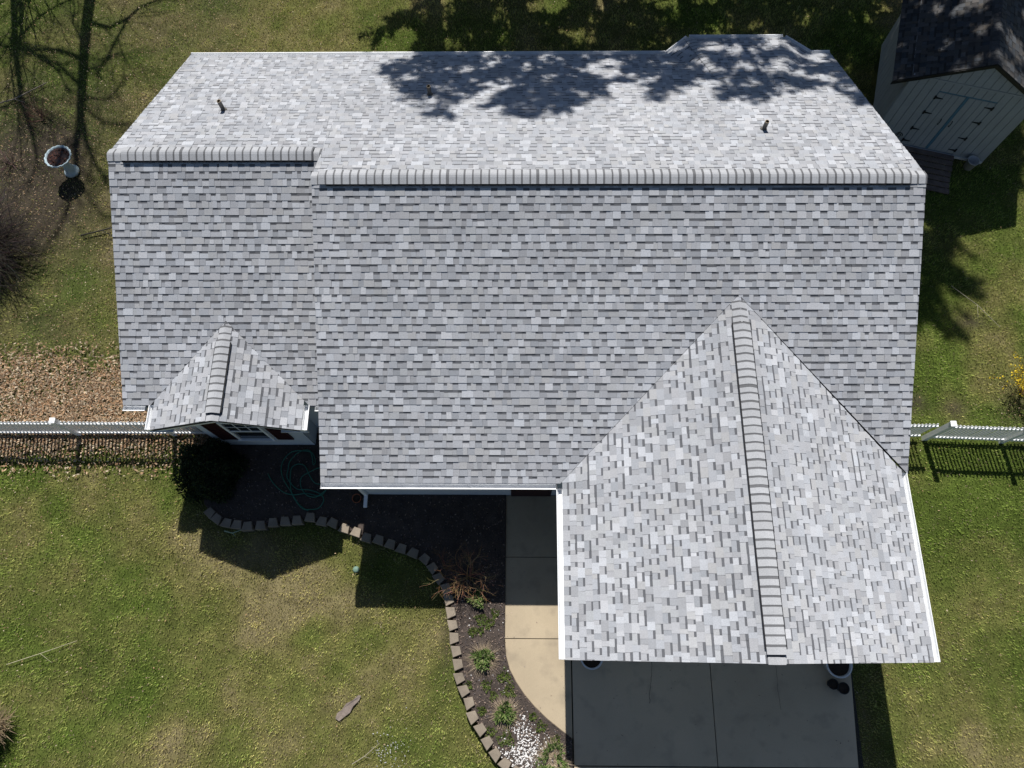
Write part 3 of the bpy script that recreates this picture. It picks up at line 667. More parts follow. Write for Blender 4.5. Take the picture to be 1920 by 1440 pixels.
for x0, x1 in ((-5.29, -4.91), (-3.97, -3.60)):
    s = MB(); s.box((x0, yw - .03, .69), (x0 + .05, yw, 2.12)); s.box((x1 - .05, yw - .03, .69), (x1, yw, 2.12))
    for za, zb_ in ((.69, .76), (1.37, 1.44), (2.05, 2.12)): s.box((x0 + .05, yw - .03, za), (x1 - .05, yw, zb_))
    z = .76
    while z < 2.04:
        if not 1.33 < z < 1.44: s.box((x0 + .05, yw - .022, z), (x1 - .05, yw - .004, z + .034))
        z += .042
    s.build('shutter', M['maroon'], house)
# front door, a front window and the garage door (seen from lower down)
fdm = MB(); fdm.box((1.45, -5.10, .08), (2.37, -5.055, 2.12)); fdo = fdm.build('front_door', M['maroon'], house)
hb = MB(); hb.lathe([(.001, .0), (.028, .01), (.03, .03), (.001, .05)], 12); h_ = hb.build('handle', M['iron'], fdo); h_.location = (1.55, -5.11, 1.02); h_.rotation_euler = (math.radians(90), 0, 0)
fw2 = MB(); fw2.box((-1.0, -5.10, .8), (.8, -5.05, .86)); fw2.box((-1.0, -5.10, 2.05), (.8, -5.05, 2.11)); fw2.box((-1.0, -5.10, .86), (-.94, -5.05, 2.05)); fw2.box((.74, -5.10, .86), (.8, -5.05, 2.05)); fw2.box((-.13, -5.10, .86), (-.07, -5.05, 2.05))
f2 = fw2.build('window', M['white'], house)
for a in ((-.94, -.13), (-.07, .74)):
    pb = MB(); pb.box((a[0], -5.085, .86), (a[1], -5.075, 2.05)); pb.build('pane', M['glass'], f2)
gd = MB(); gd.box((3.4, -8.335, .06), (8.3, -8.30, 2.2)); gdo = gd.build('garage_door', M['soffit'], house)
for r_ in range(4):
    for c_ in range(8):
        pb = MB(); x0 = 3.47 + c_ * .605; z0 = .12 + r_ * .525; pb.bbox((0, 0, 0), (.54, .40, .015), .012, T=Matrix.Translation((x0, -8.337, z0)) @ Matrix.Rotation(math.radians(90), 4, 'X')); pb.build('door_panel', M['soffit'], gdo)

# ------------------------------------------------------------------ picket fences
def fence(name, label, xa, xb, y, posts, hp, hm, seed=0, slope=0.0, cat='fence'):
    r = random.Random(seed); root = empty(name, (xa, y, 0), label, cat, 'white picket fence sections')
    Y = lambda x: y + slope * (x - xa)
    pm = MB(); pm.bbox((-.019, -.011, 0), (.019, .011, 1.0), .012); pme = None
    def add(o, x, yy, z=0): o.location = (x - xa, yy - y, z)
    for x in posts:
        b = MB(); b.box((-.055, -.055, -.1), (.055, .055, hp)); 
        P = [(-.065, -.065, hp), (.065, -.065, hp), (.065, .065, hp), (-.065, .065, hp), (-.065, -.065, hp + .03), (.065, -.065, hp + .03), (.065, .065, hp + .03), (-.065, .065, hp + .03), (0, 0, hp + .055)]
        b.mesh_part(P, [(3, 2, 1, 0), (0, 1, 5, 4), (1, 2, 6, 5), (2, 3, 7, 6), (3, 0, 4, 7), (4, 5, 8), (5, 6, 8), (6, 7, 8), (7, 4, 8)])
        add(b.build('post', M['vinyl'], root), x, Y(x))
    ends = [xa] + [p for p in posts if xa < p < xb] + [xb]
    for a, c in zip(ends[:-1], ends[1:]):
        a2 = a + (.055 if a in posts else 0); c2 = c - (.055 if c in posts else 0)
        if c2 - a2 < .1: continue
        for z in (.13, hm - .22):
            b = MB(); pts = [(a2, Y(a2)), (c2, Y(c2))]
            b.mesh_part([(pts[k][0] - xa, pts[k][1] - y + s * .024, z + q) for k in (0, 1) for s in (-1, 1) for q in (0, .075)], [(0, 1, 5, 4), (2, 6, 7, 3), (1, 3, 7, 5), (0, 4, 6, 2), (0, 2, 3, 1), (4, 5, 7, 6)])
            b.build('rail', M['vinyl'], root)
        n = int((c2 - a2 - .04) / .085); st_ = (c2 - a2) / (n + 1)
        for k in range(n):
            x = a2 + st_ * (k + 1); u = (x - a2) / (c2 - a2); hgt = hm - .055 * 4 * u * (1 - u) * .8
            if pme is None: o = pm.build('picket', M['vinyl'], root); pme = o.data
            else: o = obj('picket', pme, root)
            add(o, x + r.uniform(-.002, .002), Y(x), .05); o.scale = (1, 1, hgt - .05); o.rotation_euler = (r.uniform(-.006, .006), r.uniform(-.006, .006), 0)
    return root
fence('picket_fence', 'white picket fence left of the house beside the brown fallen leaves', -14.5, -5.52, -3.6, [-13.8, -11.42, -9.06, -6.72], 1.14, 1.09, 1)
fence('garden_gate', 'white picket gate against the right-hand end of the house', 9.05, 11.17, -3.62, [9.10], 1.16, 1.15, 2, cat='gate')
fence('picket_fence', 'white picket fence right of the gate beside the yellow flowering bush', 11.36, 17.0, -3.65, [11.36, 13.17, 15.0, 16.9], 1.24, 1.18, 3, slope=-.035)

# ------------------------------------------------------------------ shed
SHx, SHy, STH = 11.355, 4.966, -0.262
shed = empty('garden_shed', (SHx, SHy, 0), 'pale garden shed with double doors and dark shingle roof behind the house', 'shed', rz=STH)
SW, SD, SHW, SHR = 3.024, 3.35, 2.50, 3.349; ov, of_ = .40, .10
def plank_wall(p, q, z0, z1f, n, inset=0.0, name='board', parent=None, mat='shedwall', thick=.02):
    """vertical boards with open grooves; (p,q) along the wall with outside on the right, local to the shed"""
    p = Vector(p); q = Vector(q); L = (q - p).length; t = (q - p) / L; nn = Vector((t.y, -t.x)); wd = L / n
    for k in range(n):
        s0, s1 = k * wd + .0022, (k + 1) * wd - .0022; b = MB()
        def V(s, z, d): c = p + t * s + nn * d; return (c.x, c.y, z)
        za0, za1 = z1f(s0), z1f(s1); e = .004; j = random.uniform(-.0015, .0015); d0 = thick + j
        ins = [V(s0 + e, z0, d0), V(s1 - e, z0, d0), V(s1 - e, za1, d0), V(s0 + e, za0, d0)]; bs = [V(s0, z0, 0), V(s1, z0, 0), V(s1, za1, 0), V(s0, za0, 0)]
        b.face(ins)
        for k2 in range(4): b.face([bs[k2], bs[(k2 + 1) % 4], ins[(k2 + 1) % 4], ins[k2]])
        b.build(name, M[mat], parent or shed)
core = MB(); core.box((0.0, 0.0, .1), (SW, SD, SHW)); 
core.mesh_part([(0, 0, SHW), (SW, 0, SHW), (SW / 2, 0, SHR - .04), (0, SD, SHW), (SW, SD, SHW), (SW / 2, SD, SHR - .04)], [(0, 1, 2), (5, 4, 3), (0, 2, 5, 3), (2, 1, 4, 5)])
core.build('wall', M['shedwall'], shed)
zroof = lambda s: SHW + (SHR - .05 - SHW) * (1 - abs(s - SW / 2) / (SW / 2))
dl, dr_, dz0, dz1 = .807, 2.215, .17, 2.15
plank_wall((0, 0), (dl, 0), .12, lambda s: SHW - .03, 4); plank_wall((dr_, 0), (SW, 0), .12, lambda s: SHW - .03, 4)
plank_wall((dl, 0), (dr_, 0), dz1 + .03, lambda s: SHW - .03, 7)
plank_wall((0, 0), (SW, 0), SHW + .03, zroof, 15)
plank_wall((0, SD), (0, 0), .12, lambda s: SHW, 16); plank_wall((SW, 0), (SW, SD), .12, lambda s: SHW, 16)
tb_ = MB(); tb_.box((0, -.032, SHW - .028), (SW, -.002, SHW + .028)); tb_.build('band_board', M['shedwall'], shed)
tb_ = MB(); tb_.box((-.02, -.05, .04), (SW + .02, -.005, .118)); tb_.build('base_trim', M['shedwhite'], shed)
tb_ = MB(); tb_.box((SW - .02, -.028, .12), (SW + .028, -.021, SHW - .03)); tb_.build('corner_trim', M['shedwall'], shed)
for d0, d1, s in ((dl, (dl + dr_) / 2 - .03, 1), ((dl + dr_) / 2 + .03, dr_, -1)):
    db = MB(); db.box((d0 + .004, -.012, dz0), (d1 - .004, .0, dz1)); do = db.build('door', M['shedtrim'], shed)
    plank_wall((d0 + .008, -.0125), (d1 - .008, -.0125), dz0 + .01, lambda q: dz1 - .01, 4, parent=do, thick=.012)
    for k, zz in enumerate((.32, .80, 1.42, 1.96)):
        hb = MB(); xh = d0 if s > 0 else d1
        hb.box((xh - .022, -.04, zz - .06), (xh + .022, -.026, zz + .06)); hb.mesh_part([(xh, -.032, zz - .03), (xh + s * .2, -.03, zz - .008), (xh + s * .2, -.03, zz + .008), (xh, -.032, zz + .03), (xh, -.04, zz - .03), (xh + s * .2, -.038, zz - .008), (xh + s * .2, -.038, zz + .008), (xh, -.04, zz + .03)], [(4, 5, 6, 7), (0, 1, 5, 4), (1, 2, 6, 5), (2, 3, 7, 6)])
        hb.build('hinge', M['iron'], do)
    hx = (d1 - .17) if s > 0 else (d0 + .05); hb = MB(); hb.tube([(hx, -.03, 1.12), (hx, -.07, 1.14), (hx, -.075, 1.22), (hx, -.07, 1.29), (hx, -.03, 1.31)], .011, 6); hb.build('handle', M['iron'], do)
tb_ = MB(); tb_.box(((dl + dr_) / 2 - .029, -.022, dz0), ((dl + dr_) / 2 + .029, -.006, dz1)); tb_.box((dl, -.022, dz1 + .002), (dr_, -.006, dz1 + .028)); tb_.build('door_trim', M['shedtrim'], shed)
wc = MB(); wc.tube([(.62 + .1 * math.cos(a) * (1 - a / 14), -.04, .45 + .12 * math.sin(a) * (1 - a / 14)) for a in [k * .4 for k in range(22)]] + [(.5, -.05, .2), (.4, -.04, .38), (.47, -.04, .5)], .009, 5); wc.build('cable', M['iron'], shed)
# shed roof
ST = (SHR - SHW) / (SW / 2 + 0) ; zev = SHR - ST * (SW / 2 + ov)
SPL = [Plane((-ov, SD + of_, zev), (0, -1, 0), (1, 0), ST, [(-ov, SD + of_), (-ov, -of_), (SW / 2, -of_), (SW / 2, SD + of_)]), Plane((SW + ov, -of_, zev), (0, 1, 0), (-1, 0), ST, [(SW + ov, -of_), (SW + ov, SD + of_), (SW / 2, SD + of_), (SW / 2, -of_)])]
rb = MB()
for p in SPL: deck_poly(rb, p, -.004)
sroof = rb.build('roof', M['iron'], shed)
ST_ = {'mid': (0.056, 0.057, 0.06), 'light': (0.078, 0.078, 0.08), 'dark': (0.04, 0.041, 0.044), 'warm': (0.066, 0.063, 0.06), 'band': (0.03, 0.03, 0.03)}
sp = []
for i, p in enumerate(SPL): sp += shingle_pieces(p, .143, 300 + i, ST_, .008)
_T = Matrix.Translation((SHx, SHy, 0)) @ Matrix.Rotation(STH, 4, 'Z')
lay(sp, sroof, M['shedshingle'], 'remaining dark shingles of the shed roof', 300)
def shed_caps():
    n = 24
    for k in range(n):
        y0 = -of_ - .005 + k * (SD + 2 * of_) / n; y1 = y0 + (SD + 2 * of_) / n + .003; h0, h1 = .020, .012; b = MB(); c = random.uniform(.8, 1.3)
        f = lambda s, y, h: (SW / 2 + s * .13, y, SHR - abs(s) * .13 * ST + h)
        for s0, s1 in ((-1, -.15), (-.15, .15), (.15, 1)): b.face([f(s0, y0, h0), f(s1, y0, h0), f(s1, y1, h1), f(s0, y1, h1)], tuple(q * c for q in ST_['mid']))
        for s0, s1 in ((-1, -.15), (-.15, .15), (.15, 1)): b.face([f(s0, y0, h0 - .01), f(s1, y0, h0 - .01), f(s1, y0, h0), f(s0, y0, h0)], ST_['dark'])
        b.build('ridge_cap', M['shedshingle'], sroof)
shed_caps()
for s in (-1, 1):
    FB2 = MB()
    a = Vector((SW / 2, -of_ - .02, SHR - .01)); e = Vector((SW / 2 + s * (SW / 2 + ov), -of_ - .02, zev - .01))
    FB2.mesh_part([a, e, e - Vector((0, 0, .10)), a - Vector((0, 0, .10)), a + Vector((0, .02, 0)), e + Vector((0, .02, 0)), e + Vector((0, .02, -.1)), a + Vector((0, .02, -.1))], [(0, 1, 2, 3), (4, 7, 6, 5), (0, 4, 5, 1), (3, 2, 6, 7), (1, 5, 6, 2)]); FB2.build('rake_board', M['iron'], shed)
# ramp of planks
ramp = empty('shed_ramp', (SHx, SHy, 0), 'weathered plank ramp in front of the shed doors', 'ramp', rz=STH)
for k in range(7):
    y0 = -.06 - k * .172; z = .15 - k * .018; b = MB(); b.bbox((dl - .08, y0 - .15, z - .035), (dr_ + .06 + random.uniform(-.02, .02), y0, z + random.uniform(-.004, .004)), .006); b.build('plank', M['plank'], ramp)
b = MB()
for xx in (dl, 1.5, dr_ - .05): b.box((xx, -1.2, -.02), (xx + .05, -.06, .05))
b.build('joist', M['plank'], ramp)
bk = empty('bucket', tuple(_T @ Vector((2.72, -.22, 0))), 'pale grey bucket by the corner of the shed', 'bucket')
b = MB(); b.lathe([(.001, .0), (.115, .0), (.15, .30), (.158, .30), (.158, .32), (.145, .32), (.112, .02), (.001, .02)], 24); b.build('pail', M['bucket'], bk, True)
b = MB(); b.tube([(.155 * math.cos(a), .155 * math.sin(a) * .9, .30 - .10 * math.sin(a)) for a in [math.pi * k / 10 for k in range(11)]], .005, 5); b.build('handle', M['iron'], bk, True)

# ------------------------------------------------------------------ bird bath
bb = empty('bird_bath', (-10.84, 3.96, 0), 'pale blue scalloped bird bath full of brown leaves on the left lawn', 'bird bath')
scal = lambda a, z: 1 + (.075 * abs(math.sin(8 * a)) if z > .60 else 0)
b = MB(); b.lathe([(.001, 0), (.20, 0), (.205, .05), (.17, .09), (.15, .11)], 28); b.build('base', M['bath'], bb, True)
b = MB(); b.lathe([(.15, .11), (.12, .16), (.125, .24), (.105, .30), (.095, .42), (.088, .55), (.10, .60), (.12, .64)], 28, wob=lambda a, z: 1 + .03 * math.cos(12 * a)); b.build('pedestal', M['bath'], bb, True)
b = MB(); b.lathe([(.001, .64), (.12, .64), (.26, .70), (.335, .765), (.345, .80), (.33, .815), (.305, .80), (.29, .765), (.22, .715), (.001, .70)], 54, wob=scal); b.build('bowl', M['bath'], bb, True)
b = MB(); b.lathe([(.305, .772), (.001, .775)], 36); b.build('water', M['bathwater'], bb)
n = 90; a = RNG.uniform(0, 6.28, n); r_ = .27 * np.sqrt(RNG.random(n))
lf = leaves('wet_leaves', r_ * np.cos(a), r_ * np.sin(a), np.full(n, .785), .07, np.array([[.05, .018, .012]]) * RNG.uniform(.2, 2.2, (n, 1)), 'wet brown leaves in the bird bath bowl')
lf.parent = bb; del lf['category']; bb.scale = (1, 1, .86)

# ------------------------------------------------------------------ small things on the ground
def tubeobj(name, pts, rad, mat, label, cat, n=6, sub=4, group=None, parent=None):
    P = [Vector(p) for p in pts]; Q = []
    for i in range(len(P) - 1):     # Catmull-Rom
        p0, p1, p2, p3 = P[max(i - 1, 0)], P[i], P[i + 1], P[min(i + 2, len(P) - 1)]
        for k in range(sub):
            t = k / sub; Q.append(0.5 * ((2 * p1) + (p2 - p0) * t + (2 * p0 - 5 * p1 + 4 * p2 - p3) * t * t + (3 * p1 - p0 - 3 * p2 + p3) * t ** 3))
    Q.append(P[-1]); b = MB(); b.tube(Q, rad, n); o = b.build(name, mat, parent, True, org=P[0] if parent is None else None)
    return tag(o, label, cat, group) if parent is None else o
hz = .135
HP = [(-4.32, -4.59), (-4.17, -4.81), (-3.92, -5.02), (-3.66, -5.1), (-3.35, -5.06), (-3.03, -5.12), (-2.89, -4.97), (-2.8, -4.8), (-2.9, -4.55), (-3.09, -4.45),
      (-3.33, -4.56), (-3.5, -4.69), (-3.5, -4.9), (-3.34, -5.1), (-3.13, -5.15), (-2.98, -5.06), (-2.85, -4.9), (-3.0, -4.85), (-3.18, -4.81), (-3.33, -4.61), (-3.45, -4.41), (-3.61, -4.36), (-3.75, -4.44), (-3.77, -4.62),
      (-3.74, -4.93), (-3.62, -5.19), (-3.4, -5.42), (-3.2, -5.44), (-3.03, -5.4), (-2.93, -5.22), (-3.03, -5.07), (-3.3, -4.98), (-3.6, -4.95), (-3.84, -4.7), (-3.84, -4.5), (-3.81, -4.29), (-3.64, -4.07), (-3.4, -4.02), (-3.3, -4.18), (-3.25, -4.38), (-3.22, -4.3), (-3.3, -4.1),
      (-3.51, -4.04), (-3.79, -4.07), (-3.98, -4.26), (-4.01, -4.49), (-3.92, -4.74), (-3.73, -5.0), (-3.51, -5.31), (-3.27, -5.47)]
tubeobj('garden_hose', [(x, y, hz + .012 * (i % 4)) for i, (x, y) in enumerate(HP)], .011, M['hose'], 'green garden hose lying in loose loops in the shaded bed', 'hose')
def potobj(name, loc, r, h, mat, label, group=None, plant=None):
    root = empty(name, loc, label, 'pot', group); b = MB()
    b.lathe([(.001, 0), (r * .68, 0), (r * .92, h * .86), (r, h * .86), (r * 1.02, h), (r * .90, h), (r * .86, h * .84)], 32); b.build('pot', mat, root, True)
    b = MB(); b.lathe([(r * .88, h * .84), (r * .4, h * .87), (.001, h * .86)], 20); b.build('soil', M['soil'], root)
    return root
potobj('flower_pot', (-2.13, -5.2, .11), .105, .2, M['terra'], 'small terracotta pot beside the downspout')
potobj('planter', (3.2, -8.62, .052), .24, .34, M['pot'], 'round white-rimmed planter at the left corner of the garage door')
potobj('planter', (8.42, -8.72, .052), .27, .42, M['pot'], 'round white-rimmed planter at the right corner of the garage')
potobj('nursery_pot', (8.34, -9.12, .052), .11, .17, M['blackpot'], 'left of two black nursery pots by the right planter', 'black pots by the planter')
potobj('nursery_pot', (8.54, -9.2, .052), .12, .19, M['blackpot'], 'right of two black nursery pots by the right planter', 'black pots by the planter')
b = MB(); b.lathe([(.075, 0), (.07, .04), (.04, .055), (.001, .06)], 20); o = b.build('valve_cover', M['valve'], None, True, org=None); o.location = (-2.08, -6.78, 0); tag(o, 'small pale green round valve cover on the lawn', 'valve cover')
b = MB(); pts = [(-.34, -.10), (-.37, .02), (-.27, .10), (-.12, .09), (.03, .13), (.2, .07), (.36, .08), (.40, .0), (.31, -.05), (.12, -.06), (-.02, -.13), (-.2, -.11)]
b.face([(x * .95, y * .95, .05 + .01 * math.sin(9 * x)) for x, y in pts[::-1]]); 
for i in range(len(pts)): p, q = pts[i], pts[(i + 1) % len(pts)]; b.face([(p[0], p[1], -.02), (p[0] * .95, p[1] * .95, .05 + .01 * math.sin(9 * p[0] )), (q[0] * .95, q[1] * .95, .05 + .01 * math.sin(9 * q[0])), (q[0], q[1], -.02)])
o = b.build('flat_stone', M['slate'], None); o.location = (-2.03, -9.68, -.028); o.scale = (.92, .8, 1); o.rotation_euler = (0, 0, math.radians(42)); tag(o, 'flat pinkish-grey stone sunk in the front lawn', 'stone')
b = MB(); b.lathe([(.12, 0), (.11, .06), (.05, .09), (.001, .09)], 9, wob=lambda a, z: 1 + .2 * math.sin(3 * a)); o = b.build('field_stone', M['slate'], None, False); o.location = (-11.45, 4.65, 0); tag(o, 'small pale stone on the ground behind the bird bath', 'stone')
STK = [((-10.15, 1.9), (-9.6, 2.05), (-8.9, 2.3), .022, (.035, .032, .026), 'dark straight stick lying against the left side of the house'),
       ((-9.6, -8.85), (-8.9, -8.62), (-8.15, -8.35), .007, (.42, .38, .26), 'long pale straw stalk on the lower left lawn'),
       ((12.75, .4), (13.3, -.15), (13.75, -.75), .008, (.30, .27, .2), 'thin pale branch on the lawn right of the house'),
       ((-5.2, -5.93), (-5.0, -5.98), (-4.75, -5.88), .014, (.30, .38, .27), 'pale green twig lying against the stone edging'),
       ((-1.85, -10.75), (-1.6, -10.6), (-1.3, -10.35), .007, (.34, .3, .24), 'thin pale stick among the white lawn flowers'),
       ((-13.6, 6.2), (-13.0, 6.4), (-12.2, 7.0), .02, (.2, .17, .14), 'grey fallen branch at the far left edge of the yard')]
for a, c, e, r_, cl, lab in STK:
    b = MB(); b.tube([(a[0], a[1], .06), (c[0], c[1], .07), (e[0], e[1], .055)], [r_, r_ * .9, r_ * .6], 6, cl)
    d = Vector(e) - Vector(a); b.tube([(c[0], c[1], .07), (c[0] + d.y * .18 + d.x * .15, c[1] - d.x * .18 + d.y * .15, .08)], [r_ * .6, r_ * .3], 5, cl); o = b.build('fallen_stick', M['twig'], None, org=(a[0], a[1], 0)); tag(o, lab, 'stick')

# ------------------------------------------------------------------ plants
def leafcloud(cen, n, size, cols, flat=0.0, asp=.45):
    """cen (n,3) leaf centres -> quads"""
    n = len(cen); d = RNG.normal(0, 1, (n, 3)); d[:, 2] *= (1 - flat); d /= np.linalg.norm(d, axis=1)[:, None]
    e = RNG.normal(0, 1, (n, 3)); e[:, 2] *= (1 - flat); s = np.cross(d, e); s = np.cross(s, d); s /= (np.linalg.norm(s, axis=1)[:, None] + 1e-9)
    L = size * RNG.uniform(.6, 1.4, n)[:, None]; W = L * asp
    return np.stack([cen - d * L / 2, cen + s * W / 2, cen + d * L / 2, cen - s * W / 2], 1)
def pick(cols, n): c = np.array(cols); return c[RNG.integers(0, len(c), n)] * RNG.uniform(.7, 1.25, (n, 1))
def relmass(name, V, C, mat, root):
    o = mass(name, V - np.array(root.location)[None, None, :], V.shape[1], C, mat, root); return o
# dark clipped evergreen by the gable
sh = empty('evergreen_shrub', (-5.62, -4.55, 0), 'dark rounded evergreen shrub in the shade below the front gable', 'shrub')
n = 9000; d = RNG.normal(0, 1, (n, 3)); d /= np.linalg.norm(d, axis=1)[:, None]; d[:, 2] = np.abs(d[:, 2]); lump = 1 + .14 * np.sin(5 * np.arctan2(d[:, 1], d[:, 0]) + 3 * d[:, 2]) 
rr = (RNG.uniform(.72, 1.0, n) * lump)[:, None]; c = np.array([-5.62, -4.55, .05]) + d * rr * np.array([.78, .78, 1.15])
relmass('foliage', leafcloud(c, n, .07, None), pick([[.016, .028, .01], [.024, .038, .012], [.012, .022, .009]], n), M['foliage'], sh)
b = MB()
for k in range(7): a = k * .9; b.tube([(0, 0, 0), (.2 * math.cos(a), .2 * math.sin(a), .4), (.5 * math.cos(a), .5 * math.sin(a), .8)], [.03, .02, .008], 6)
b.build('stem', M['bark'], sh)

def grow(b, p, d, L, r, depth, rnd, col, droop=0.0, spread=.6, kids=3, seg=3, tips=None):
    pts = [Vector(p)]; d = Vector(d).normalized(); rads = [r]
    for k in range(seg):
        d = (d + Vector((rnd.uniform(-.22, .22), rnd.uniform(-.22, .22), rnd.uniform(-.15, .15) - droop))).normalized(); pts.append(pts[-1] + d * L / seg); rads.append(r * (1 - .45 * (k + 1) / seg))
    b.tube(pts, rads, 5 if r > .006 else 3, tuple(q * rnd.uniform(.7, 1.25) for q in col), cap=False)
    if tips is not None: tips.extend([tuple(q) for q in pts[1:]])
    if depth > 0:
        for k in range(kids):
            i = rnd.randint(1, seg); a = Vector((rnd.uniform(-1, 1), rnd.uniform(-1, 1), rnd.uniform(-.6, .8))) * spread
            grow(b, pts[i], d + a, L * rnd.uniform(.55, .8), r * .55, depth - 1, rnd, col, droop, spread, kids, seg, tips)
def twig_shrub(name, loc, label, nst, L, r, col, lean, depth=3, droop=0.0, spread=.6, kids=3, seed=1, cat='shrub', group=None, minz=.3):
    root = empty(name, loc, label, cat, group); rnd = random.Random(seed); b = MB(); tips = []
    for k in range(nst):
        a = rnd.uniform(0, 6.283); grow(b, (rnd.uniform(-.05, .05), rnd.uniform(-.05, .05), 0), (math.cos(a) * lean, math.sin(a) * lean, 1), L * rnd.uniform(.7, 1.15), r, depth, rnd, col, droop, spread, kids, 3, tips)
    b.build('twigs', M['twig'], root); return root, np.array(tips)
twig_shrub('bare_shrub', (.50, -6.95, .1), 'bare orange-brown twiggy shrub at the edge of the shade by the walk', 14, .52, .010, (.30, .18, .095), .95, 3, .02, .8, 3, 5)
twig_shrub('bare_shrub', (-.05, -6.75, .1), 'small bare shrub with dead brown leaves behind the stone edging', 4, .36, .009, (.17, .09, .05), .9, 3, .0, .7, 3, 8)
r1, t1 = twig_shrub('weeping_shrub', (-12.45, 1.35, 0), 'bare dark shrub with drooping branches at the left edge', 110, 1.0, .017, (.04, .031, .026), .75, 3, .13, .55, 3, 12)
twig_shrub('bare_shrub', (-12.05, 5.75, 0), 'low brown bare bush behind the bird bath', 14, .42, .008, (.13, .075, .055), 1.0, 3, .0, .7, 3, 15)
twig_shrub('bare_shrub', (-12.6, 4.2, 0), 'grey-brown tangle of twigs left of the bird bath', 14, .5, .008, (.11, .08, .065), 1.5, 2, .05, .8, 3, 18)
r2, tp = twig_shrub('forsythia_bush', (13.95, -2.45, 0), 'yellow flowering bush behind the fence at the right edge', 14, .62, .010, (.16, .11, .06), .75, 2, .02, .55, 3, 22)
k = RNG.random(len(tp)) < .85; c = np.repeat(tp[k], 3, 0) + RNG.normal(0, .03, (k.sum() * 3, 3)); c = c[c[:, 2] > .25]
V = leafcloud(c, len(c), .045, None, asp=.6); mass('blossom', V, 4, pick([[.55, .40, .02], [.62, .46, .03], [.45, .33, .03]], len(c)), M['foliage'], r2)

def tuftplant(name, loc, R, h, n, cols, label, group=None, bl=.10, wdt=.014, ring=False, cat='plant', dry=0):
    root = empty(name, loc, label, cat, group); a = RNG.uniform(0, 6.283, n); r0 = R * np.sqrt(RNG.random(n)) * .75
    if ring: r0 = R * RNG.uniform(.55, .95, n)
    x = r0 * np.cos(a); y = r0 * np.sin(a); b2 = a + RNG.normal(0, .8, n); L = bl * RNG.uniform(.6, 1.4, n); el = RNG.uniform(.2, 1.2, n)
    lob = 1 + .35 * np.sin(3 * a + loc[0] * 7) + .2 * np.sin(5 * a + loc[1] * 5); x = x * lob; y = y * lob
    z0 = h * (1 - (r0 / R) ** 2 * .8) * RNG.uniform(.3, 1, n)
    base = np.stack([x, y, z0], -1); d = np.stack([np.cos(b2) * np.cos(el), np.sin(b2) * np.cos(el), np.sin(el)], -1); s = np.stack([-np.sin(b2), np.cos(b2), np.zeros(n)], -1) * wdt
    V = np.stack([base, base + d * L[:, None] * .5 + s, base + d * L[:, None], base + d * L[:, None] * .5 - s], 1)
    mass('leaves', V, 4, pick(cols, n), M['foliage'], root)
    if dry:
        a = RNG.uniform(0, 6.283, dry); L = RNG.uniform(.10, .34, dry); rr = RNG.uniform(.02, R, dry); p = np.stack([rr * np.cos(a), rr * np.sin(a), RNG.uniform(.01, .05, dry)], -1); a2 = a + RNG.normal(0, .35, dry)
        q = p + np.stack([L * np.cos(a2), L * np.sin(a2), RNG.uniform(0, .06, dry)], -1); s = np.stack([-np.sin(a2), np.cos(a2), np.zeros(dry)], -1) * .003
        mass('dead_stalks', np.stack([p - s, p + s, q], 1), 3, pick([[.36, .28, .19], [.28, .22, .15], [.45, .36, .25]], dry), M['leaf'], root)
    return root
GR = [[.09, .15, .03], [.15, .20, .06], [.055, .10, .022], [.20, .21, .10]]; MO = [[.075, .11, .02], [.10, .12, .03], [.06, .09, .02]]
tuftplant('perennial', (.70, -7.42, .11), .17, .16, 420, GR, 'bright green leafy perennial at the edge of the shade in the bed', bl=.09, wdt=.016)
tuftplant('perennial', (.86, -8.66, .11), .21, .18, 520, GR, 'round green perennial with pale dead stalks in the middle of the bed', bl=.11, wdt=.013, dry=420)
tuftplant('perennial', (1.34, -9.74, .11), .19, .16, 420, GR, 'green perennial with straw stalks in the lower half of the bed', bl=.11, wdt=.013, dry=380)
tuftplant('perennial', (2.35, -10.62, .11), .26, .14, 420, GR, 'ring-shaped green perennial with straw centre at the bottom of the bed', bl=.11, wdt=.013, ring=True, dry=520)
for i, (x, y, R) in enumerate(((.78, -7.85, .13), (.98, -7.92, .13), (.62, -8.12, .1), (.8, -8.1, .09), (1.1, -7.72, .1), (1.32, -9.02, .16), (1.42, -9.3, .16), (.95, -9.2, .12), (1.1, -9.4, .1), (1.95, -9.8, .09), (2.1, -10.0, .12), (1.38, -10.22, .2), (1.05, -10.1, .13), (.85, -9.7, .1), (2.42, -10.25, .1), (.55, -9.2, .09))):
    tuftplant('weed', (x, y, .105), R, .035, int(900 * R), MO, 'low mossy green weed patch in the mulch bed', 'weed patches in the bed', bl=.05, wdt=.012)
tuftplant('ornamental_grass', (-9.75, -10.15, 0), .42, .35, 2200, [[.36, .27, .16], [.28, .2, .12], [.44, .35, .22], [.2, .15, .1]], 'clump of dry tan ornamental grass at the lower left corner', bl=.45, wdt=.006, cat='grass clump')

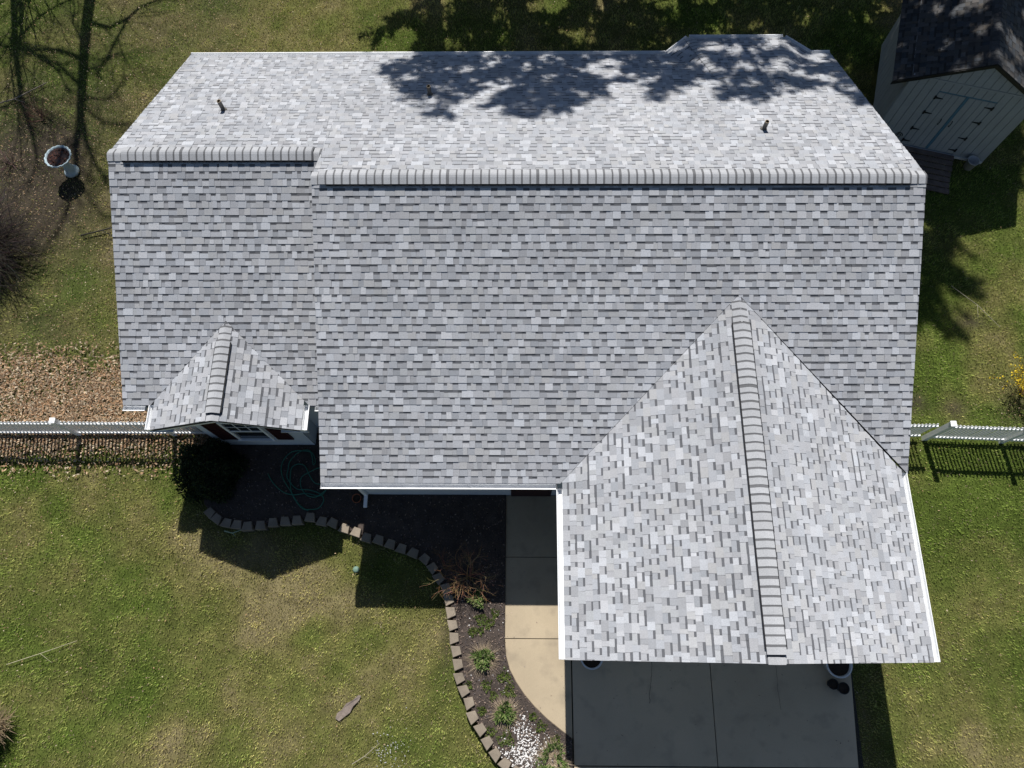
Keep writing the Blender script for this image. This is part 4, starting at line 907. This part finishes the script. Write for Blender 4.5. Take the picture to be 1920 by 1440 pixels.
# ------------------------------------------------------------------ trees behind the yard (their shade falls on the roof and lawn)
def bare_tree(name, base, limbs, r0, label, twigs, seed):
    root = empty(name, base, label, 'tree', 'bare trees behind the yard'); rnd = random.Random(seed); b = MB(); tw = MB(); B = Vector(base)
    for nm, pts, ra, rb_ in limbs:
        P = [Vector(p) - B for p in pts]; n = len(P); (b if nm == 'trunk' else tw).tube(P, [1.45 * (ra + (rb_ - ra) * k / (n - 1)) for k in range(n)], 10 if nm == 'trunk' else 7, (.10, .078, .06))
        if nm != 'trunk':
            for k in range(twigs):
                i = rnd.randint(1, n - 1); d = (P[i] - P[i - 1]).normalized() + Vector((rnd.uniform(-.9, .9), rnd.uniform(-.5, .5), rnd.uniform(-.5, .7)))
                grow(tw, P[i - 1].lerp(P[i], rnd.random()), d, rnd.uniform(.6, 1.6), max(rb_ * .8, .014), 2, rnd, (.10, .078, .06), 0, .7, 2, 3)
    b.build('trunk', M['bark'], root); tw.build('branches', M['twig'], root)
bare_tree('bare_tree', (-12.3, 14.0, 0), [
    ('trunk', [(-12.3, 14, 0), (-12.14, 14.0, 3.21), (-12.07, 14.0, 4.9), (-12.1, 14.0, 6.51), (-12.06, 14.0, 8.33), (-11.99, 14.0, 10.55), (-11.99, 14.0, 11.03)], .15, .085),
    ('limb', [(-12.0, 14.0, 10.91), (-12.05, 14.0, 11.73), (-11.93, 14.0, 13.11), (-12.14, 14.0, 14.65), (-12.39, 14.0, 15.61)], .085, .03),
    ('limb', [(-11.98, 13.98, 10.3), (-11.68, 13.7, 11.35), (-11.28, 13.7, 12.5), (-10.95, 13.7, 13.06)], .06, .025), ('limb', [(-11.95, 14.0, 13.2), (-11.58, 14.3, 14.39), (-11.09, 14.3, 15.26)], .035, .015),
    ('limb', [(-12.05, 14, 6.0), (-11.32, 13.5, 5.61), (-10.77, 13.5, 5.13), (-10.47, 13.5, 4.59), (-9.99, 13.5, 4.27), (-9.35, 13.5, 3.72)], .055, .02), ('limb', [(-10.79, 13.55, 5.2), (-11.13, 13.6, 6.4), (-11.33, 13.6, 7.31), (-11.6, 13.6, 8.07)], .035, .02),
    ('limb', [(-12.05, 14.0, 8.3), (-11.65, 13.8, 7.95), (-11.35, 13.8, 7.56), (-11.13, 13.8, 7.26), (-10.89, 13.8, 7.18)], .04, .015), ('limb', [(-12.06, 14.0, 7.82), (-12.89, 14.4, 7.86), (-13.7, 14.4, 7.81), (-14.68, 14.4, 7.67)], .055, .03),
    ('limb', [(-12.06, 14.0, 9.1), (-12.87, 14.6, 8.84), (-13.54, 14.6, 8.32), (-14.2, 14.6, 8.11)], .04, .015), ('limb', [(-12.1, 14.0, 7.2), (-12.57, 14.3, 6.37), (-12.55, 14.3, 5.55)], .03, .012),
    ('limb', [(-12.0, 14.0, 9.9), (-11.29, 13.4, 9.97), (-10.44, 13.4, 10.07)], .035, .012), ('limb', [(-12.0, 14.0, 9.6), (-11.22, 13.6, 9.19), (-10.65, 13.6, 8.07)], .03, .012)],
    .15, 'tall bare tree behind the yard whose shadow crosses the left lawn', 13, 41)
bare_tree('bare_tree', (-14.6, 13.0, 0), [
    ('trunk', [(-14.7, 13.0, 0), (-14.51, 13.0, 1.9), (-14.31, 13.0, 3.59), (-14.05, 13.0, 6.0), (-13.79, 13.0, 7.53), (-13.64, 13.0, 8.53)], .09, .05),
    ('limb', [(-13.64, 13.0, 8.5), (-13.21, 13.0, 9.97), (-12.96, 13.0, 11.13), (-13.15, 13.0, 12.49)], .05, .015), ('limb', [(-14.1, 13.0, 5.7), (-13.55, 13.4, 4.93), (-12.94, 13.4, 4.25), (-12.31, 13.4, 3.85)], .04, .015),
    ('limb', [(-14.05, 13.0, 5.74), (-13.15, 12.8, 6.26), (-12.63, 12.8, 6.78), (-12.32, 12.8, 7.78)], .045, .015), ('limb', [(-14.5, 13.0, 1.9), (-14.17, 12.7, 2.37), (-13.89, 12.7, 4.83), (-14.01, 12.7, 5.61), (-13.6, 12.6, 8.0)], .05, .02),
    ('limb', [(-13.7, 13.0, 8.1), (-14.12, 13.3, 9.15), (-14.69, 13.3, 9.64)], .03, .012), ('limb', [(-13.64, 13.0, 8.4), (-12.75, 12.6, 8.74), (-12.2, 12.5, 9.5)], .025, .012)],
    .1, 'slender bare tree behind the yard, left of the tall one', 16, 43)

twig_shrub('bare_tree', (-13.6, 12.4, 0), 'small many-stemmed bare tree behind the left corner of the yard', 7, 3.6, .05, (.10, .078, .06), .45, 3, .0, .6, 3, 61, 'tree', 'bare trees behind the yard')
PINE = [[.035, .055, .02], [.045, .07, .025], [.03, .045, .018]]
def pine(base, h, R, z0, label, nb, seed, boughs=(), gap=0.0, per=360):
    """boughs: extra limb ends (x, y, z) in world space"""
    rnd = random.Random(seed); root = empty('pine_tree', base, label, 'tree', 'evergreen trees behind the yard'); B = Vector(base); b = MB(); cen = []
    b.tube([(0, 0, 0), (.05, 0, h * .5), (0, .03, h * .97)], [.22, .14, .03], 10); b.build('trunk', M['bark'], root)
    br = MB(); ends = [Vector(p) - B for p in boughs]
    for k in range(nb):
        f = k / (nb - 1); z = z0 + (h - z0) * f * .98; a = k * 2.4 + rnd.uniform(-.3, .3); rad = R * (1 - .1 * f if f < .6 else (.94 - (f - .6) * 1.15)) * rnd.uniform(.65, 1.1)
        ends.append(Vector((math.cos(a) * rad, math.sin(a) * rad, z + rad * .12)))
    for e in ends:
        r = math.hypot(e.x, e.y); st_ = Vector((0, 0, max(z0 * .7, e.z - .25 * r - .3))); mid = st_.lerp(e, .55) + Vector((0, 0, -.12)); ax = (e - st_).normalized()
        br.tube([st_, mid, e], [.05, .03, .01], 5, (.09, .07, .05))
        L0 = (e - st_).length; ns = 5 + int(5 * L0)
        for k in range(ns):
            f = .18 + .82 * (k + rnd.random()) / ns; p = (st_.lerp(mid, f * 2) if f < .5 else mid.lerp(e, f * 2 - 1))
            d = (ax * rnd.uniform(.35, 1.0) + Vector((rnd.uniform(-1, 1), rnd.uniform(-1, 1), rnd.uniform(-.55, .85)))).normalized(); Ls = rnd.uniform(.35, .85) * (1.15 - .45 * f)
            br.tube([p, p + d * Ls], [.012, .004], 3, (.09, .07, .05), cap=False)
            for q in range(int(per * .16)):
                g_s = rnd.random() ** .7; c = p + d * Ls * g_s; w = .075 * (1.25 - g_s * .6)
                cen.append((c.x + rnd.gauss(0, w), c.y + rnd.gauss(0, w), c.z + rnd.gauss(0, w)))
    br.build('branches', M['twig'], root); c = np.array(cen)
    if gap: c = c[fbm(c[:, 0] + seed, c[:, 2], .7, 5 + seed, 2) > gap]
    mass('needles', leafcloud(c, len(c), .17, None, asp=.36), 4, pick(PINE, len(c)), M['foliage'], root)
dy = 13.0
def B_(pts): return [(x + .0936 * (13.5 - dy) / .7763, dy + random.uniform(-.4, .4), z - (13.5 - dy) / .7763) for x, z in pts]
pine((-1.35, dy, 0), 15.6, 2.0, 3.0, 'evergreen tree behind the middle of the house, leftmost of the row', 44, 51, B_([(-1.95, 16.9), (-1.5, 18.0), (-1.2, 17.0), (-.7, 16.0), (-1.7, 16.0)]), .22)
pine((1.0, dy, 0), 16.9, 2.4, 3.0, 'tall evergreen tree behind the middle of the house', 60, 52, B_([(.3, 18.1), (.75, 17.9), (1.65, 17.5), (1.2, 17.4), (2.3, 16.2), (-.3, 15.6), (.0, 16.8)]), .15)
pine((3.9, dy + .2, 0), 15.4, 2.1, 3.0, 'evergreen tree behind the house left of the roof bay', 50, 53, B_([(2.85, 16.0), (3.5, 16.7), (4.1, 15.6), (3.9, 16.2), (4.8, 15.0)]), .18)
pine((6.2, dy, 0), 16.3, 2.1, 3.0, 'evergreen tree behind the roof bay', 52, 54, B_([(4.85, 17.0), (5.5, 17.5), (6.4, 16.8), (5.9, 16.6), (6.9, 16.2)]), .5)
pine((8.9, dy, 0), 17.0, 2.2, 2.5, 'evergreen tree behind the right end of the house', 62, 55, B_([(7.5, 16.3), (7.8, 17.6), (8.4, 17.6), (9.0, 17.5)]), .2)
pine((10.9, dy, 0), 17.3, 1.7, 2.5, 'tallest evergreen tree behind the shed', 66, 56, (), .08)
pine((13.4, dy + .3, 0), 13.0, 1.9, 2.0, 'shorter evergreen tree behind the shed at the right end of the row', 52, 57, (), .16)
